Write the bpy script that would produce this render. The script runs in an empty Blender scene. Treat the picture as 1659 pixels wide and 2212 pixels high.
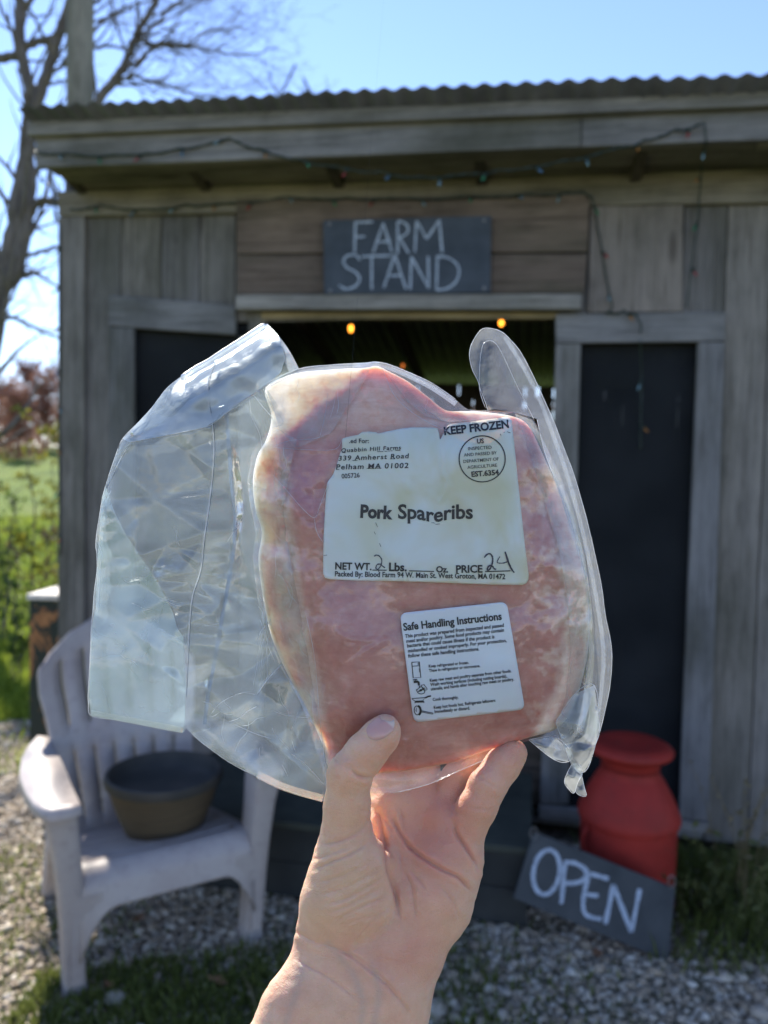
import bpy, bmesh, math, random
import numpy as np
from mathutils import Vector, Matrix, Quaternion, geometry
random.seed(7); rng = np.random.default_rng(7)
D2R = math.radians
scene = bpy.context.scene
COL = scene.collection

# ------------------------------------------------------------------ camera
IW, IH, F = 1659.0, 2212.0, 1660.0
CAM = Matrix.Translation((0, 0, 1.5)) @ Matrix.Rotation(D2R(90 - 2.6), 4, 'X') @ Matrix.Rotation(D2R(1.1), 4, 'Z')
cd = bpy.data.cameras.new('camera'); cam = bpy.data.objects.new('camera', cd); COL.objects.link(cam)
cam.matrix_world = CAM
cd.sensor_fit = 'VERTICAL'; cd.sensor_height = 36.0; cd.sensor_width = 27.0
cd.lens = 36.0 * F / IH
cd.clip_start = 0.02; cd.clip_end = 2000
cd.dof.use_dof = True; cd.dof.focus_distance = 0.392; cd.dof.aperture_fstop = 8.0
scene.camera = cam

# ------------------------------------------------------------------ light
SUN_AZ, SUN_EL = 28.0, 41.0           # degrees left of the view direction, above the horizon
SV = Vector((-math.sin(D2R(SUN_AZ)) * math.cos(D2R(SUN_EL)), math.cos(D2R(SUN_AZ)) * math.cos(D2R(SUN_EL)), math.sin(D2R(SUN_EL))))
ld = bpy.data.lights.new('sun', 'SUN'); sun = bpy.data.objects.new('sun', ld); COL.objects.link(sun)
ld.energy = 4.0; ld.angle = D2R(0.55); ld.color = (1.0, 0.93, 0.82)
sun.rotation_euler = SV.to_track_quat('Z', 'Y').to_euler(); sun.location = (-3, 8, 8)
world = bpy.data.worlds.new('World'); scene.world = world; world.use_nodes = True
wn = world.node_tree.nodes; wl = world.node_tree.links
bg = wn['Background']; bg.inputs['Strength'].default_value = 0.115
sky = wn.new('ShaderNodeTexSky'); sky.sky_type = 'NISHITA'; sky.sun_disc = False
sky.sun_elevation = D2R(SUN_EL); sky.sun_rotation = D2R(-SUN_AZ)
sky.air_density = 1.0; sky.dust_density = 0.0; sky.ozone_density = 3.0
# thin white clouds low over the horizon
tc = wn.new('ShaderNodeTexCoord'); mp = wn.new('ShaderNodeMapping'); mp.inputs['Scale'].default_value = (2.2, 2.2, 9)
nz = wn.new('ShaderNodeTexNoise'); nz.inputs['Scale'].default_value = 2.3; nz.inputs['Detail'].default_value = 6
cr = wn.new('ShaderNodeValToRGB'); cr.color_ramp.elements[0].position = 0.5; cr.color_ramp.elements[1].position = 0.66
sx = wn.new('ShaderNodeSeparateXYZ'); mr = wn.new('ShaderNodeMapRange')
mr.inputs['From Min'].default_value = 0.20; mr.inputs['From Max'].default_value = 0.06
mu = wn.new('ShaderNodeMath'); mu.operation = 'MULTIPLY'
mx = wn.new('ShaderNodeMix'); mx.data_type = 'RGBA'
wl.new(tc.outputs['Generated'], mp.inputs['Vector']); wl.new(mp.outputs['Vector'], nz.inputs['Vector'])
wl.new(nz.outputs['Fac'], cr.inputs['Fac']); wl.new(tc.outputs['Generated'], sx.inputs['Vector'])
wl.new(sx.outputs['Z'], mr.inputs['Value']); wl.new(mr.outputs['Result'], mu.inputs[0]); wl.new(cr.outputs['Color'], mu.inputs[1])
mB = [q for q in mx.inputs if q.name == 'B' and q.type == 'RGBA'][0]; mB.default_value = (3.6, 3.8, 4.1, 1)
wl.new(mu.outputs['Value'], mx.inputs['Factor']); wl.new(sky.outputs['Color'], [q for q in mx.inputs if q.name == 'A' and q.type == 'RGBA'][0]); 
tn = wn.new('ShaderNodeMix'); tn.data_type = 'RGBA'; tn.blend_type = 'MULTIPLY'; tn.inputs['Factor'].default_value = 1.0
tA = [q for q in tn.inputs if q.name == 'A' and q.type == 'RGBA'][0]; tB = [q for q in tn.inputs if q.name == 'B' and q.type == 'RGBA'][0]; tB.default_value = (0.98, .915, 1.0, 1)
wl.new([q for q in mx.outputs if q.type == 'RGBA'][0], tA); wl.new([q for q in tn.outputs if q.type == 'RGBA'][0], bg.inputs['Color'])
scene.view_settings.view_transform = 'Standard'; scene.view_settings.look = 'None'
scene.view_settings.gamma = 1.0; scene.view_settings.exposure = 1.32
cy = scene.cycles
cy.use_denoising = True; cy.max_bounces = 10; cy.transparent_max_bounces = 24; cy.transmission_bounces = 8
cy.diffuse_bounces = 4; cy.glossy_bounces = 4; cy.sample_clamp_indirect = 6.0; cy.caustics_reflective = False; cy.caustics_refractive = False

# ------------------------------------------------------------------ helpers
CR = np.array(CAM.to_3x3()); CT = np.array(CAM.to_translation())
def P(px, py, d):
    l = np.array(((px - IW / 2) / F * d, (IH / 2 - py) / F * d, -d)); return Vector(CR @ l + CT)
def ray(px, py):
    return Vector(CR @ np.array(((px - IW / 2) / F, (IH / 2 - py) / F, -1.0)))
def on_ground(px, py, z=0.0):
    r = ray(px, py); t = (z - 1.5) / r.z; return Vector(CT) + r * t

class MB:
    def __init__(s): s.v = []; s.f = []; s.r = []
    def add(s, vs, fs, rnd=None):
        n = len(s.v); s.v.extend([tuple(v) for v in vs]); rr = random.random() if rnd is None else rnd
        for f in fs: s.f.append(tuple(i + n for i in f)); s.r.append(rr)
    def box(s, a, b, rnd=None):
        x0, y0, z0 = a; x1, y1, z1 = b
        s.add([(x0,y0,z0),(x1,y0,z0),(x1,y1,z0),(x0,y1,z0),(x0,y0,z1),(x1,y0,z1),(x1,y1,z1),(x0,y1,z1)],
              [(0,3,2,1),(4,5,6,7),(0,1,5,4),(1,2,6,5),(2,3,7,6),(3,0,4,7)], rnd)
    def prism(s, uz, y0, y1, rnd=None):          # polygon in (x,z), extruded along y
        n = len(uz)
        a = sum(uz[i][0] * uz[(i+1) % n][1] - uz[(i+1) % n][0] * uz[i][1] for i in range(n))
        if a < 0: uz = uz[::-1]
        vs = [(u, y0, z) for u, z in uz] + [(u, y1, z) for u, z in uz]
        fs = [tuple(range(n)), tuple(range(2*n-1, n-1, -1))] + [(i, i+n, (i+1) % n + n, (i+1) % n) for i in range(n)]
        s.add(vs, fs, rnd)
    def tube(s, pts, rad, n=6, rnd=None, cap=True):
        pts = [Vector(p) for p in pts]
        if not hasattr(rad, '__len__'): rad = [rad] * len(pts)
        vs = []; up = Vector((0.3, 0.2, 1)).normalized()
        for i, p in enumerate(pts):
            t = (pts[min(i+1, len(pts)-1)] - pts[max(i-1, 0)])
            if t.length < 1e-9: t = Vector((0, 0, 1))
            t.normalize(); a = t.cross(up)
            if a.length < 0.05: a = t.cross(Vector((1, 0, 0)))
            a.normalize(); b = t.cross(a); up = b.cross(t) if False else up
            for k in range(n):
                w = 2 * math.pi * k / n; vs.append(p + (a * math.cos(w) + b * math.sin(w)) * rad[i])
        fs = []
        for i in range(len(pts) - 1):
            for k in range(n):
                fs.append((i*n+k, i*n+(k+1) % n, (i+1)*n+(k+1) % n, (i+1)*n+k))
        if cap: fs.append(tuple(range(n-1, -1, -1))); m = (len(pts)-1)*n; fs.append(tuple(range(m, m+n)))
        s.add(vs, fs, rnd)
    def lathe(s, prof, n=40, c=(0, 0, 0), rnd=None):
        vs = []; fs = []
        for r, z in prof:
            for k in range(n):
                w = 2 * math.pi * k / n; vs.append((c[0] + r * math.cos(w), c[1] + r * math.sin(w), c[2] + z))
        for i in range(len(prof) - 1):
            for k in range(n): fs.append((i*n+k, i*n+(k+1) % n, (i+1)*n+(k+1) % n, (i+1)*n+k))
        s.add(vs, fs, rnd)
    def build(s, name, mat, parent=None, smooth=False, bevel=0, solid=0, auto=None, loc=None):
        me = bpy.data.meshes.new(name)
        vs = s.v
        if loc is not None: vs = [(v[0]-loc[0], v[1]-loc[1], v[2]-loc[2]) for v in vs]
        me.from_pydata(vs, [], s.f); me.update()
        at = me.attributes.new('rnd', 'FLOAT', 'FACE'); at.data.foreach_set('value', s.r)
        if smooth or auto: me.shade_smooth()
        if auto: me.set_sharp_from_angle(angle=D2R(auto))
        ob = bpy.data.objects.new(name, me); COL.objects.link(ob); ob.parent = parent
        if loc is not None and parent is None: ob.location = loc
        if mat: me.materials.append(mat)
        if solid:
            m = ob.modifiers.new('solid', 'SOLIDIFY'); m.thickness = solid; m.offset = 0
        if bevel:
            m = ob.modifiers.new('bevel', 'BEVEL'); m.width = bevel; m.segments = 2; m.limit_method = 'ANGLE'
        return ob

def tag(o, label, cat, group=None, kind=None):
    if label: o['label'] = label
    if cat: o['category'] = cat
    if group: o['group'] = group
    if kind: o['kind'] = kind
    return o
def thing(name, loc, label, cat, group=None, rz=0.0):
    o = bpy.data.objects.new(name, None); COL.objects.link(o); o.location = loc; o.rotation_euler = (0, 0, rz)
    o.empty_display_size = 0.1
    return tag(o, label, cat, group)
def struct(o): o['kind'] = 'structure'; return o

# ------------------------------------------------------------------ materials
class NT:
    def __init__(s, name):
        s.m = bpy.data.materials.new(name); s.m.use_nodes = True; s.t = s.m.node_tree; s.n = s.t.nodes; s.l = s.t.links
        s.b = s.n['Principled BSDF']; s.out = s.n['Material Output']
    def new(s, typ, **kw):
        n = s.n.new(typ)
        for k, v in kw.items():
            if hasattr(n, k): setattr(n, k, v)
            else: n.inputs[k.replace('_', ' ')].default_value = v
        return n
    def link(s, a, b): s.l.new(a, b)
    def obj(s, scale=(1, 1, 1), rnd=0.0):
        t = s.new('ShaderNodeTexCoord'); m = s.new('ShaderNodeMapping'); m.inputs['Scale'].default_value = scale
        if rnd:
            a = s.new('ShaderNodeAttribute', attribute_name='rnd'); v = s.new('ShaderNodeVectorMath', operation='MULTIPLY_ADD')
            v.inputs[1].default_value = (rnd, rnd * 1.7, rnd * 2.3); s.link(a.outputs['Fac'], v.inputs[0]); s.link(t.outputs['Object'], v.inputs[2])
            s.link(v.outputs['Vector'], m.inputs['Vector'])
        else: s.link(t.outputs['Object'], m.inputs['Vector'])
        return m.outputs['Vector']
    def noise(s, vec, scale=5, detail=4, rough=0.55, dist=0.0):
        n = s.new('ShaderNodeTexNoise'); n.inputs['Scale'].default_value = scale; n.inputs['Detail'].default_value = detail
        n.inputs['Roughness'].default_value = rough; n.inputs['Distortion'].default_value = dist
        if vec: s.link(vec, n.inputs['Vector'])
        return n.outputs['Fac']
    def ramp(s, fac, stops):
        r = s.new('ShaderNodeValToRGB'); e = r.color_ramp.elements
        while len(e) > 1: e.remove(e[-1])
        e[0].position = stops[0][0]; e[0].color = (*stops[0][1], 1)
        for p, c in stops[1:]:
            k = e.new(p); k.color = (*c, 1)
        s.link(fac, r.inputs['Fac']); return r.outputs['Color']
    def mix(s, fac, a, b, blend='MIX'):
        m = s.new('ShaderNodeMix', data_type='RGBA', blend_type=blend)
        for sock, v in (('Factor', fac), ('A', a), ('B', b)):
            i = m.inputs[sock] if sock == 'Factor' else [q for q in m.inputs if q.name == sock and q.type == 'RGBA'][0]
            if isinstance(v, (int, float)): i.default_value = v
            elif isinstance(v, tuple): i.default_value = (*v, 1)
            else: s.link(v, i)
        return [q for q in m.outputs if q.type == 'RGBA'][0]
    def math(s, op, a, b=None, clamp=False):
        m = s.new('ShaderNodeMath', operation=op); m.use_clamp = clamp
        for i, v in enumerate((a, b)):
            if v is None: continue
            if isinstance(v, (int, float)): m.inputs[i].default_value = v
            else: s.link(v, m.inputs[i])
        return m.outputs[0]
    def attr(s, name): return s.new('ShaderNodeAttribute', attribute_name=name).outputs['Fac']
    def bump(s, h, strength=0.3, dist=0.01, normal=None):
        b = s.new('ShaderNodeBump'); b.inputs['Strength'].default_value = strength; b.inputs['Distance'].default_value = dist
        s.link(h, b.inputs['Height'])
        if normal: s.link(normal, b.inputs['Normal'])
        return b.outputs['Normal']
    def set(s, color=None, rough=None, normal=None, **kw):
        if color is not None:
            if isinstance(color, tuple): s.b.inputs['Base Color'].default_value = (*color, 1)
            else: s.link(color, s.b.inputs['Base Color'])
        if rough is not None:
            if isinstance(rough, (int, float)): s.b.inputs['Roughness'].default_value = rough
            else: s.link(rough, s.b.inputs['Roughness'])
        if normal is not None: s.link(normal, s.b.inputs['Normal'])
        for k, v in kw.items():
            i = s.b.inputs[k.replace('_', ' ')]
            i.default_value = v if not isinstance(v, tuple) or len(v) != 3 or i.type != 'RGBA' else (*v, 1)
        return s.m

def wood(name, dark, light, vertical=True, stain=(0.05, 0.05, 0.03), stain_amt=0.55):
    m = NT(name)
    g = (26, 26, 0.9) if vertical else (0.9, 26, 26)
    v = m.obj(g, 11.0); streak = m.noise(v, 1.6, 6, 0.6, 0.3)
    g2 = (4, 4, 1.0) if vertical else (1.0, 4, 4)
    v2 = m.obj(g2, 5.0); blot = m.noise(v2, 1.2, 5, 0.6)
    r = m.attr('rnd')
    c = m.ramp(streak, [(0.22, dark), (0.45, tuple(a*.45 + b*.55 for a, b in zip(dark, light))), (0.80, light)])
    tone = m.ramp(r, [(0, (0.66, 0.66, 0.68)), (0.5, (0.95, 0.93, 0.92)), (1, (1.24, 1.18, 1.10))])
    c = m.mix(1.0, c, tone, 'MULTIPLY')
    st = m.ramp(blot, [(0.46, (0, 0, 0)), (0.66, (1, 1, 1))])
    big = m.noise(m.obj((1.6, 1.6, 1.1)), 1.5, 5, .65); c = m.mix(1.0, c, m.ramp(big, [(.30, (.52, .52, .50)), (.5, (.92, .90, .87)), (.72, (1.16, 1.13, 1.08))]), 'MULTIPLY')
    gr = m.noise(m.obj((70, 70, 3.0) if vertical else (3.0, 70, 70), 23.0), 1.4, 4, .7); c = m.mix(1.0, c, m.ramp(gr, [(.34, (.55, .54, .53)), (.48, (1, 1, 1))]), 'MULTIPLY')
    c = m.mix(m.math('MULTIPLY', st, stain_amt), c, stain)
    kv = m.obj((9, 9, 2.2) if vertical else (2.2, 9, 9), 7.0)
    vo = m.new('ShaderNodeTexVoronoi'); vo.inputs['Scale'].default_value = 0.7; m.link(kv, vo.inputs['Vector'])
    kn = m.ramp(vo.outputs['Distance'], [(0.05, (1, 1, 1)), (0.13, (0, 0, 0))])
    c = m.mix(m.math('MULTIPLY', kn, 0.55), c, (0.035, 0.026, 0.02))
    return m.set(c, 0.85, m.bump(streak, 0.5, 0.004), Specular_IOR_Level=0.2)

W_GREY_V = wood('grey_boards_upright', (0.11, 0.107, 0.101), (0.28, 0.272, 0.258))
W_GREY_H = wood('grey_boards_level', (0.12, 0.122, 0.12), (0.31, 0.31, 0.305), False, (0.06, 0.06, 0.035))
W_BROWN_H = wood('brown_boards_level', (0.085, 0.066, 0.052), (0.20, 0.16, 0.13), False)
W_SOFFIT = wood('mossy_boards_level', (0.15, 0.14, 0.11), (0.33, 0.31, 0.25), False, (0.035, 0.035, 0.015), 0.5)
W_PALE = wood('pale_panel', (0.20, 0.18, 0.16), (0.31, 0.28, 0.25), True, (0.14, 0.13, 0.10), 0.3)
W_FRAME_V = wood('pale_grey_frame_upright', (0.145, 0.15, 0.155), (0.31, 0.315, 0.32))
W_FRAME_H = wood('pale_grey_frame_level', (0.145, 0.15, 0.155), (0.31, 0.315, 0.32), False)
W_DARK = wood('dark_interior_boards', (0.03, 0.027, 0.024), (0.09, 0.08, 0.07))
W_SIDE_R = wood('greenish_boards_upright', (0.10, 0.105, 0.085), (0.25, 0.25, 0.21), True, (0.06, 0.07, 0.03), 0.45)

def simple(name, c1, c2, scale=12, rough=0.6, bump=0.15, bd=0.003, **kw):
    m = NT(name); v = m.obj(); n = m.noise(v, scale, 5)
    return m.set(m.ramp(n, [(0.3, c1), (0.7, c2)]), rough, m.bump(n, bump, bd), **kw)
SLATE = simple('slate_board', (0.032, 0.038, 0.042), (0.065, 0.072, 0.076), 9, 0.75)
SLATE_BLUE = simple('blue_grey_slate', (0.030, 0.040, 0.052), (0.060, 0.074, 0.092), 9, 0.75)
def chalk_mat():
    m = NT('chalk'); v = m.obj(); n = m.noise(v, 160, 3, 0.7)
    c = m.ramp(n, [(0.33, (0.15, 0.18, 0.22)), (0.55, (0.48, 0.55, 0.64))])
    return m.set(c, 0.95, Specular_IOR_Level=0.1)
CHALK = chalk_mat()
ROOFMETAL = simple('dark_corrugated_metal', (0.05, 0.052, 0.056), (0.11, 0.11, 0.115), 6, 0.55, Metallic=0.3)
BLACKPAINT = simple('black_paint', (0.012, 0.014, 0.014), (0.03, 0.033, 0.032), 7, 0.65)
WIRE = simple('green_wire', (0.008, 0.022, 0.014), (0.012, 0.03, 0.02), 40, 0.5)
STEEL = simple('rusty_steel', (0.20, 0.19, 0.18), (0.32, 0.31, 0.30), 60, 0.5, Metallic=0.7)
# ------------------------------------------------------------------ ground
def gz(x, y): return 0.085 * max(0.0, y - 7.5) * min(1.0, 40.0 / max(y, 1)) if y < 120 else 0.085 * 32.5
def ground_mats():
    m = NT('grass_ground'); v = m.obj(); a = m.noise(v, 0.9, 6); b = m.noise(v, 26, 4, 0.7)
    c = m.ramp(a, [(0.3, (0.085, 0.14, 0.018)), (0.55, (0.17, 0.25, 0.025)), (0.75, (0.24, 0.27, 0.06))])
    c = m.mix(m.ramp(b, [(0.35, (1, 1, 1)), (0.6, (0, 0, 0))]), c, (0.03, 0.05, 0.012))
    g = m.set(c, 0.9, m.bump(b, 0.8, 0.03), Specular_IOR_Level=0.1)
    m = NT('gravel_ground'); v = m.obj(); a = m.noise(v, 2.0, 5); 
    vo = m.new('ShaderNodeTexVoronoi'); vo.inputs['Scale'].default_value = 75; m.link(v, vo.inputs['Vector'])
    sep = m.new('ShaderNodeSeparateColor'); m.link(vo.outputs['Color'], sep.inputs['Color'])
    st = m.ramp(sep.outputs['Red'], [(0, (0.16, 0.135, 0.105)), (0.5, (0.33, 0.285, 0.23)), (1, (0.52, 0.47, 0.40))])
    c = m.mix(m.ramp(vo.outputs['Distance'], [(0.25, (0, 0, 0)), (0.6, (1, 1, 1))]), st, (0.12, 0.095, 0.065))
    c = m.mix(m.math('MULTIPLY', m.ramp(a, [(0.45, (0, 0, 0)), (0.65, (1, 1, 1))]), 0.65), c, (0.055, 0.075, 0.022))
    r = m.set(c, 0.9, m.bump(vo.outputs['Distance'], 0.9, 0.012), Specular_IOR_Level=0.2)
    return g, r
GRASSG, GRAVELG = ground_mats()
mb = MB(); xs = [-400, -120, -60, -30, -15, -8, -4, -2, 0, 2, 4, 8, 15, 30, 60, 120, 400]
ys = [-60, -10, 0, 2, 4, 6, 7.5, 9, 12, 16, 20, 25, 30, 40, 60, 119, 400, 900]
mb.add([(x, y, gz(x, y)) for y in ys for x in xs],
       [(j*len(xs)+i, j*len(xs)+i+1, (j+1)*len(xs)+i+1, (j+1)*len(xs)+i) for j in range(len(ys)-1) for i in range(len(xs)-1)])
struct(mb.build('ground', GRASSG, smooth=True))
mb = MB(); n = 90; ctr = (0.35, 2.9)
def gr_r(w): 
    return 3.4 + 0.30 * math.sin(3*w+1) + 0.18 * math.sin(7*w) + 0.1 * math.sin(17*w+2) + 0.05 * math.sin(31*w)
ring = [(ctr[0] + gr_r(2*math.pi*k/n) * math.cos(2*math.pi*k/n) * 0.92, ctr[1] + gr_r(2*math.pi*k/n) * math.sin(2*math.pi*k/n) * 0.75, 0.004) for k in range(n)]
ring = [(x*(1 if y > 2.0 else 1 + (2.0-y)*1.6), y if y > 2.0 else 2.0 - (2.0-y)*6.5, z) for x, y, z in ring]  # yard stretched unseen behind the camera to bounce warm fill light
mb.add([(*ctr, 0.004)] + ring, [(0, 1+k, 1+(k+1) % n) for k in range(n)])
struct(mb.build('gravel_yard', GRAVELG))
def in_yard(x, y):
    if y < 2.2: y = 2.2
    dx, dy = (x-ctr[0])/0.92, (y-ctr[1])/0.75
    return math.hypot(dx, dy) < gr_r(math.atan2(dy, dx)) - 0.02

# ------------------------------------------------------------------ farm stand
TH = D2R(-11.0)
W0 = Vector((1.25, 3.05, 0.0)); MW = Matrix.Translation(W0) @ Matrix.Rotation(TH, 4, 'Z'); MWI = MW.inverted()
def fu(px, py, off=0.0):                      # where the sight line meets the wall plane moved `off` metres out
    o = MWI @ Vector(CT); r = MWI.to_3x3() @ ray(px, py); t = (-off - o.y) / r.y; q = o + r * t
    return (q.x, q.z)
def Q(pts, off): return [fu(x, y, off) for x, y in pts]
SHED = thing('farm_stand', W0, 'weathered grey wooden farm stand shed with dark openings and a corrugated roof', 'shed', rz=TH)
UL = fu(133, 900)[0]; UR = 2.3
def zr(u):                                    # roof edge height along the front
    a = fu(58, 250, 0.36); b = fu(1659, 182, 0.36); return a[1] + (b[1]-a[1]) * (u-a[0]) / (b[0]-a[0])
OFF = 0.34
ul_f = fu(57, 270, OFF)[0]
# fascia: two boards, the upper one proud of the lower
mb = MB(); top = lambda u: zr(u) - 0.012
zt0, zt1 = fu(60, 292, OFF)[1], fu(1659, 228, OFF)[1]; ue = fu(1659, 228, OFF)[0]
zm = lambda u: zt0 + (zt1-zt0) * (u-ul_f) / (ue-ul_f)
zb0, zb1 = fu(75, 362, OFF-.03)[1], fu(1659, 301, OFF-.03)[1]; ulb = fu(76, 330, OFF-.03)[0]
zb = lambda u: zb0 + (zb1-zb0) * (u-ulb) / (ue-ulb)
for u0, u1 in ((ul_f, 1.15), (1.153, UR+.3)):
    mb.prism([(u0, zm(u0)), (u1, zm(u1)), (u1, top(u1)), (u0, top(u0))], -OFF, -OFF+0.028)
mb.build('fascia', W_GREY_H, SHED, bevel=0.004)
mb = MB()
for u0, u1 in ((ulb, fu(1255, 280, OFF-.03)[0]), (fu(1255, 280, OFF-.03)[0]+.003, UR+.3)):
    mb.prism([(u0, zb(u0)), (u1, zb(u1)), (u1, zm(u1)+.04), (u0, zm(u0)+.04)], -OFF+0.031, -OFF+0.06)
mb.build('fascia', W_GREY_H, SHED, bevel=0.004)
# soffit boards under the overhang
zs = lambda u: zb(u) + 0.02
mb = MB()
for k in range(3):
    y0 = -OFF + .062 + k * .093; y1 = y0 + .09
    for u0, u1 in ((ulb+.02, 0.1 + .2*k), (0.103 + .2*k, UR+.28)):
        mb.add([(u0, y0, zs(u0)), (u1, y0, zs(u1)), (u1, y1, zs(u1)-.01), (u0, y1, zs(u0)-.01), (u0, y0, zs(u0)+.02), (u1, y0, zs(u1)+.02), (u1, y1, zs(u1)+.02), (u0, y1, zs(u0)+.02)],
               [(0,3,2,1),(4,5,6,7),(0,1,5,4),(1,2,6,5),(2,3,7,6),(3,0,4,7)])
mb.build('soffit', W_SOFFIT, SHED)
mb = MB()
zt = lambda u: zs(u) - .012
b0, b1 = fu(133, 467, .025), fu(1659, 437, .025)
zbm = lambda u: b0[1] + (b1[1]-b0[1]) * (u-b0[0]) / (b1[0]-b0[0])
mb.prism([(UL, zbm(UL)), (UR, zbm(UR)), (UR, zt(UR)), (UL, zt(UL))], -.028, -0.001)
mb.build('top_beam', W_SOFFIT, SHED, bevel=.003)
# roof sheets
def sheet(u0, u1, dz):
    m = MB(); nu = int((u1-u0) / .0061); ny = 2; vs = []
    for j in range(ny):
        for i in range(nu+1):
            u = u0 + (u1-u0) * i/nu; y = -.42 if j == 0 else 2.75
            vs.append((u, y, zr(u) + .008 + dz + .0068*math.sin(2*math.pi*u/.073) - (0.22*(y+.42))))
    m.add(vs, [(j*(nu+1)+i, j*(nu+1)+i+1, (j+1)*(nu+1)+i+1, (j+1)*(nu+1)+i) for j in range(ny-1) for i in range(nu)])
    return m
us = fu(1425, 178, .42)[0]; ua = fu(640, 225, .42)[0]
for a, b, dz in ((ul_f+.02, ua, 0.0), (ua-.06, us, .004), (us-.05, UR+.35, -.003)):
    sheet(a, b, dz).build('roof_sheet', ROOFMETAL, SHED, smooth=True, solid=.0012)
mb = MB()                                      # rafters
for u in np.arange(UL+.1, UR, .6):
    mb.add([(u, -.25, zr(u)-.02-.17*.22), (u+.04, -.25, zr(u)-.02-.17*.22), (u+.04, 2.6, zr(u)-.02-3.02*.22), (u, 2.6, zr(u)-.02-3.02*.22)] +
           [(u, -.25, zr(u)-.11-.17*.22), (u+.04, -.25, zr(u)-.11-.17*.22), (u+.04, 2.6, zr(u)-.11-3.02*.22), (u, 2.6, zr(u)-.11-3.02*.22)],
           [(0,1,2,3),(7,6,5,4),(0,4,5,1),(1,5,6,2),(2,6,7,3),(3,7,4,0)])
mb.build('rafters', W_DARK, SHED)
# front wall: upright boards around the three openings
openings = []
xL0, xL1 = fu(287, 900)[0], fu(530, 900)[0]
xD0, xD1 = fu(572, 800)[0], fu(1200, 800)[0]
xR0, xR1 = fu(1250, 1000)[0], fu(1500, 1000)[0]
zD = fu(800, 690)[1]; zR = fu(1380, 738)[1]; zL = fu(400, 712)[1]
sill = fu(1330, 1775)[1]
ops = [(xL0-.01, xL1+.01, 0.62, zL+.03), (xD0, xD1, 0.08, zD), (xR0-.02, xR1+.05, sill+.02, zR+.02)]
mb = MB(); edges_px = [133, 183, 262, 350, 432, 510, 590, 680, 770, 860, 950, 1040, 1130, 1200, 1275, 1375, 1476, 1570, 1668, 1770, 1870]
for a, b in zip(edges_px[:-1], edges_px[1:]):
    u0, u1 = fu(a, 560)[0], fu(b, 560)[0] - .004; rr = random.random()
    cuts = sorted({u0, u1} | {c for o in ops for c in o[:2] if u0 < c < u1})
    for c0, c1 in zip(cuts[:-1], cuts[1:]):
        mid = (c0+c1)/2; segs = [(0.06, zt(mid)-.002)]
        for o in ops:
            if o[0] <= mid <= o[1]:
                segs = [s for z0, z1 in segs for s in ((z0, min(z1, o[2])), (max(z0, o[3]), z1)) if s[1]-s[0] > .01]
        for z0, z1 in segs: mb.box((c0, 0, z0), (c1, .022, z1), rr)
WALLM = mb.build('wall', W_GREY_V, SHED, bevel=.003)
# corner board and left wall
mb = MB(); c0 = fu(133, 900)[0]; c1 = fu(182, 900, .02)[0]
mb.box((c0-.004, -.022, 0.05), (c1, -.001, zbm(c0)-.003)); mb.build('corner_board', W_GREY_V, SHED, bevel=.004)
mb = MB()
for k in range(14):
    y0 = .024 + k * .185; mb.box((c0, y0, .05), (c0+.022, y0+.181, zr(c0) + .004 - (y0+.51)*.22))
mb.build('side_wall', W_GREY_V, SHED)
mb = MB()
for k in range(14):
    y0 = .024 + k * .185; mb.box((UR-.03, y0, .05), (UR-.008, y0+.181, zr(UR) + .004 - (y0+.51)*.22))
mb.build('side_wall', W_SIDE_R, SHED)
# back wall with daylight between its upper boards
mb = MB(); u = UL; yb = 2.55
zmid = lambda u: zr(u) - .004 - 2.97*.22
while u < UR:
    w = random.uniform(.09, .14); z1 = zmid(u)
    mb.box((u, yb, .05), (min(u+w, UR), yb+.02, z1-.30)); mb.box((u, yb, z1-.30), (u+w-random.choice([0, 0, 0, 0, 0.008, .012]), yb+.02, z1-.16))
    mb.box((u, yb, z1-.16), (u+w, yb+.02, z1-.125)); mb.box((u, yb, z1-.125), (u+w-random.choice([0, 0, 0.008, .012, .018]), yb+.02, z1-.04)); u += w
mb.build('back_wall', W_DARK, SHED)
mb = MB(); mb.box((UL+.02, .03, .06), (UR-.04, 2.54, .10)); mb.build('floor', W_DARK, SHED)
# shelves and counter inside
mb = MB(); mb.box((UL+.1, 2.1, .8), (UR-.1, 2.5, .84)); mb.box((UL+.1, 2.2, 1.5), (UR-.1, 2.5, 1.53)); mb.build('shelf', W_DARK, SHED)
# long header boards over the middle opening
mb = MB(); mb.prism(Q([(510, 431), (1273, 421), (1270, 544), (511, 548)], .05), -.05, -.03); mb.build('header_board', W_BROWN_H, SHED, bevel=.004)
mb = MB(); mb.prism(Q([(511, 551), (1268, 548), (1262, 634), (512, 637)], .05), -.05, -.0301, .4); mb.build('header_board', W_BROWN_H, SHED, bevel=.004)
mb = MB(); mb.prism(Q([(508, 636), (1258, 634), (1255, 668), (508, 668)], .07), -.07, -.03); mb.build('header_rail', W_GREY_H, SHED, bevel=.005)
PALEEDGE = wood('pale_raw_edge', (0.22, 0.18, 0.11), (0.36, 0.31, 0.20), False)
mb = MB(); mb.prism(Q([(565, 675), (1205, 674), (1205, 688), (565, 689)], .01), -.012, .03); mb.build('door_head', PALEEDGE, SHED)
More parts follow.
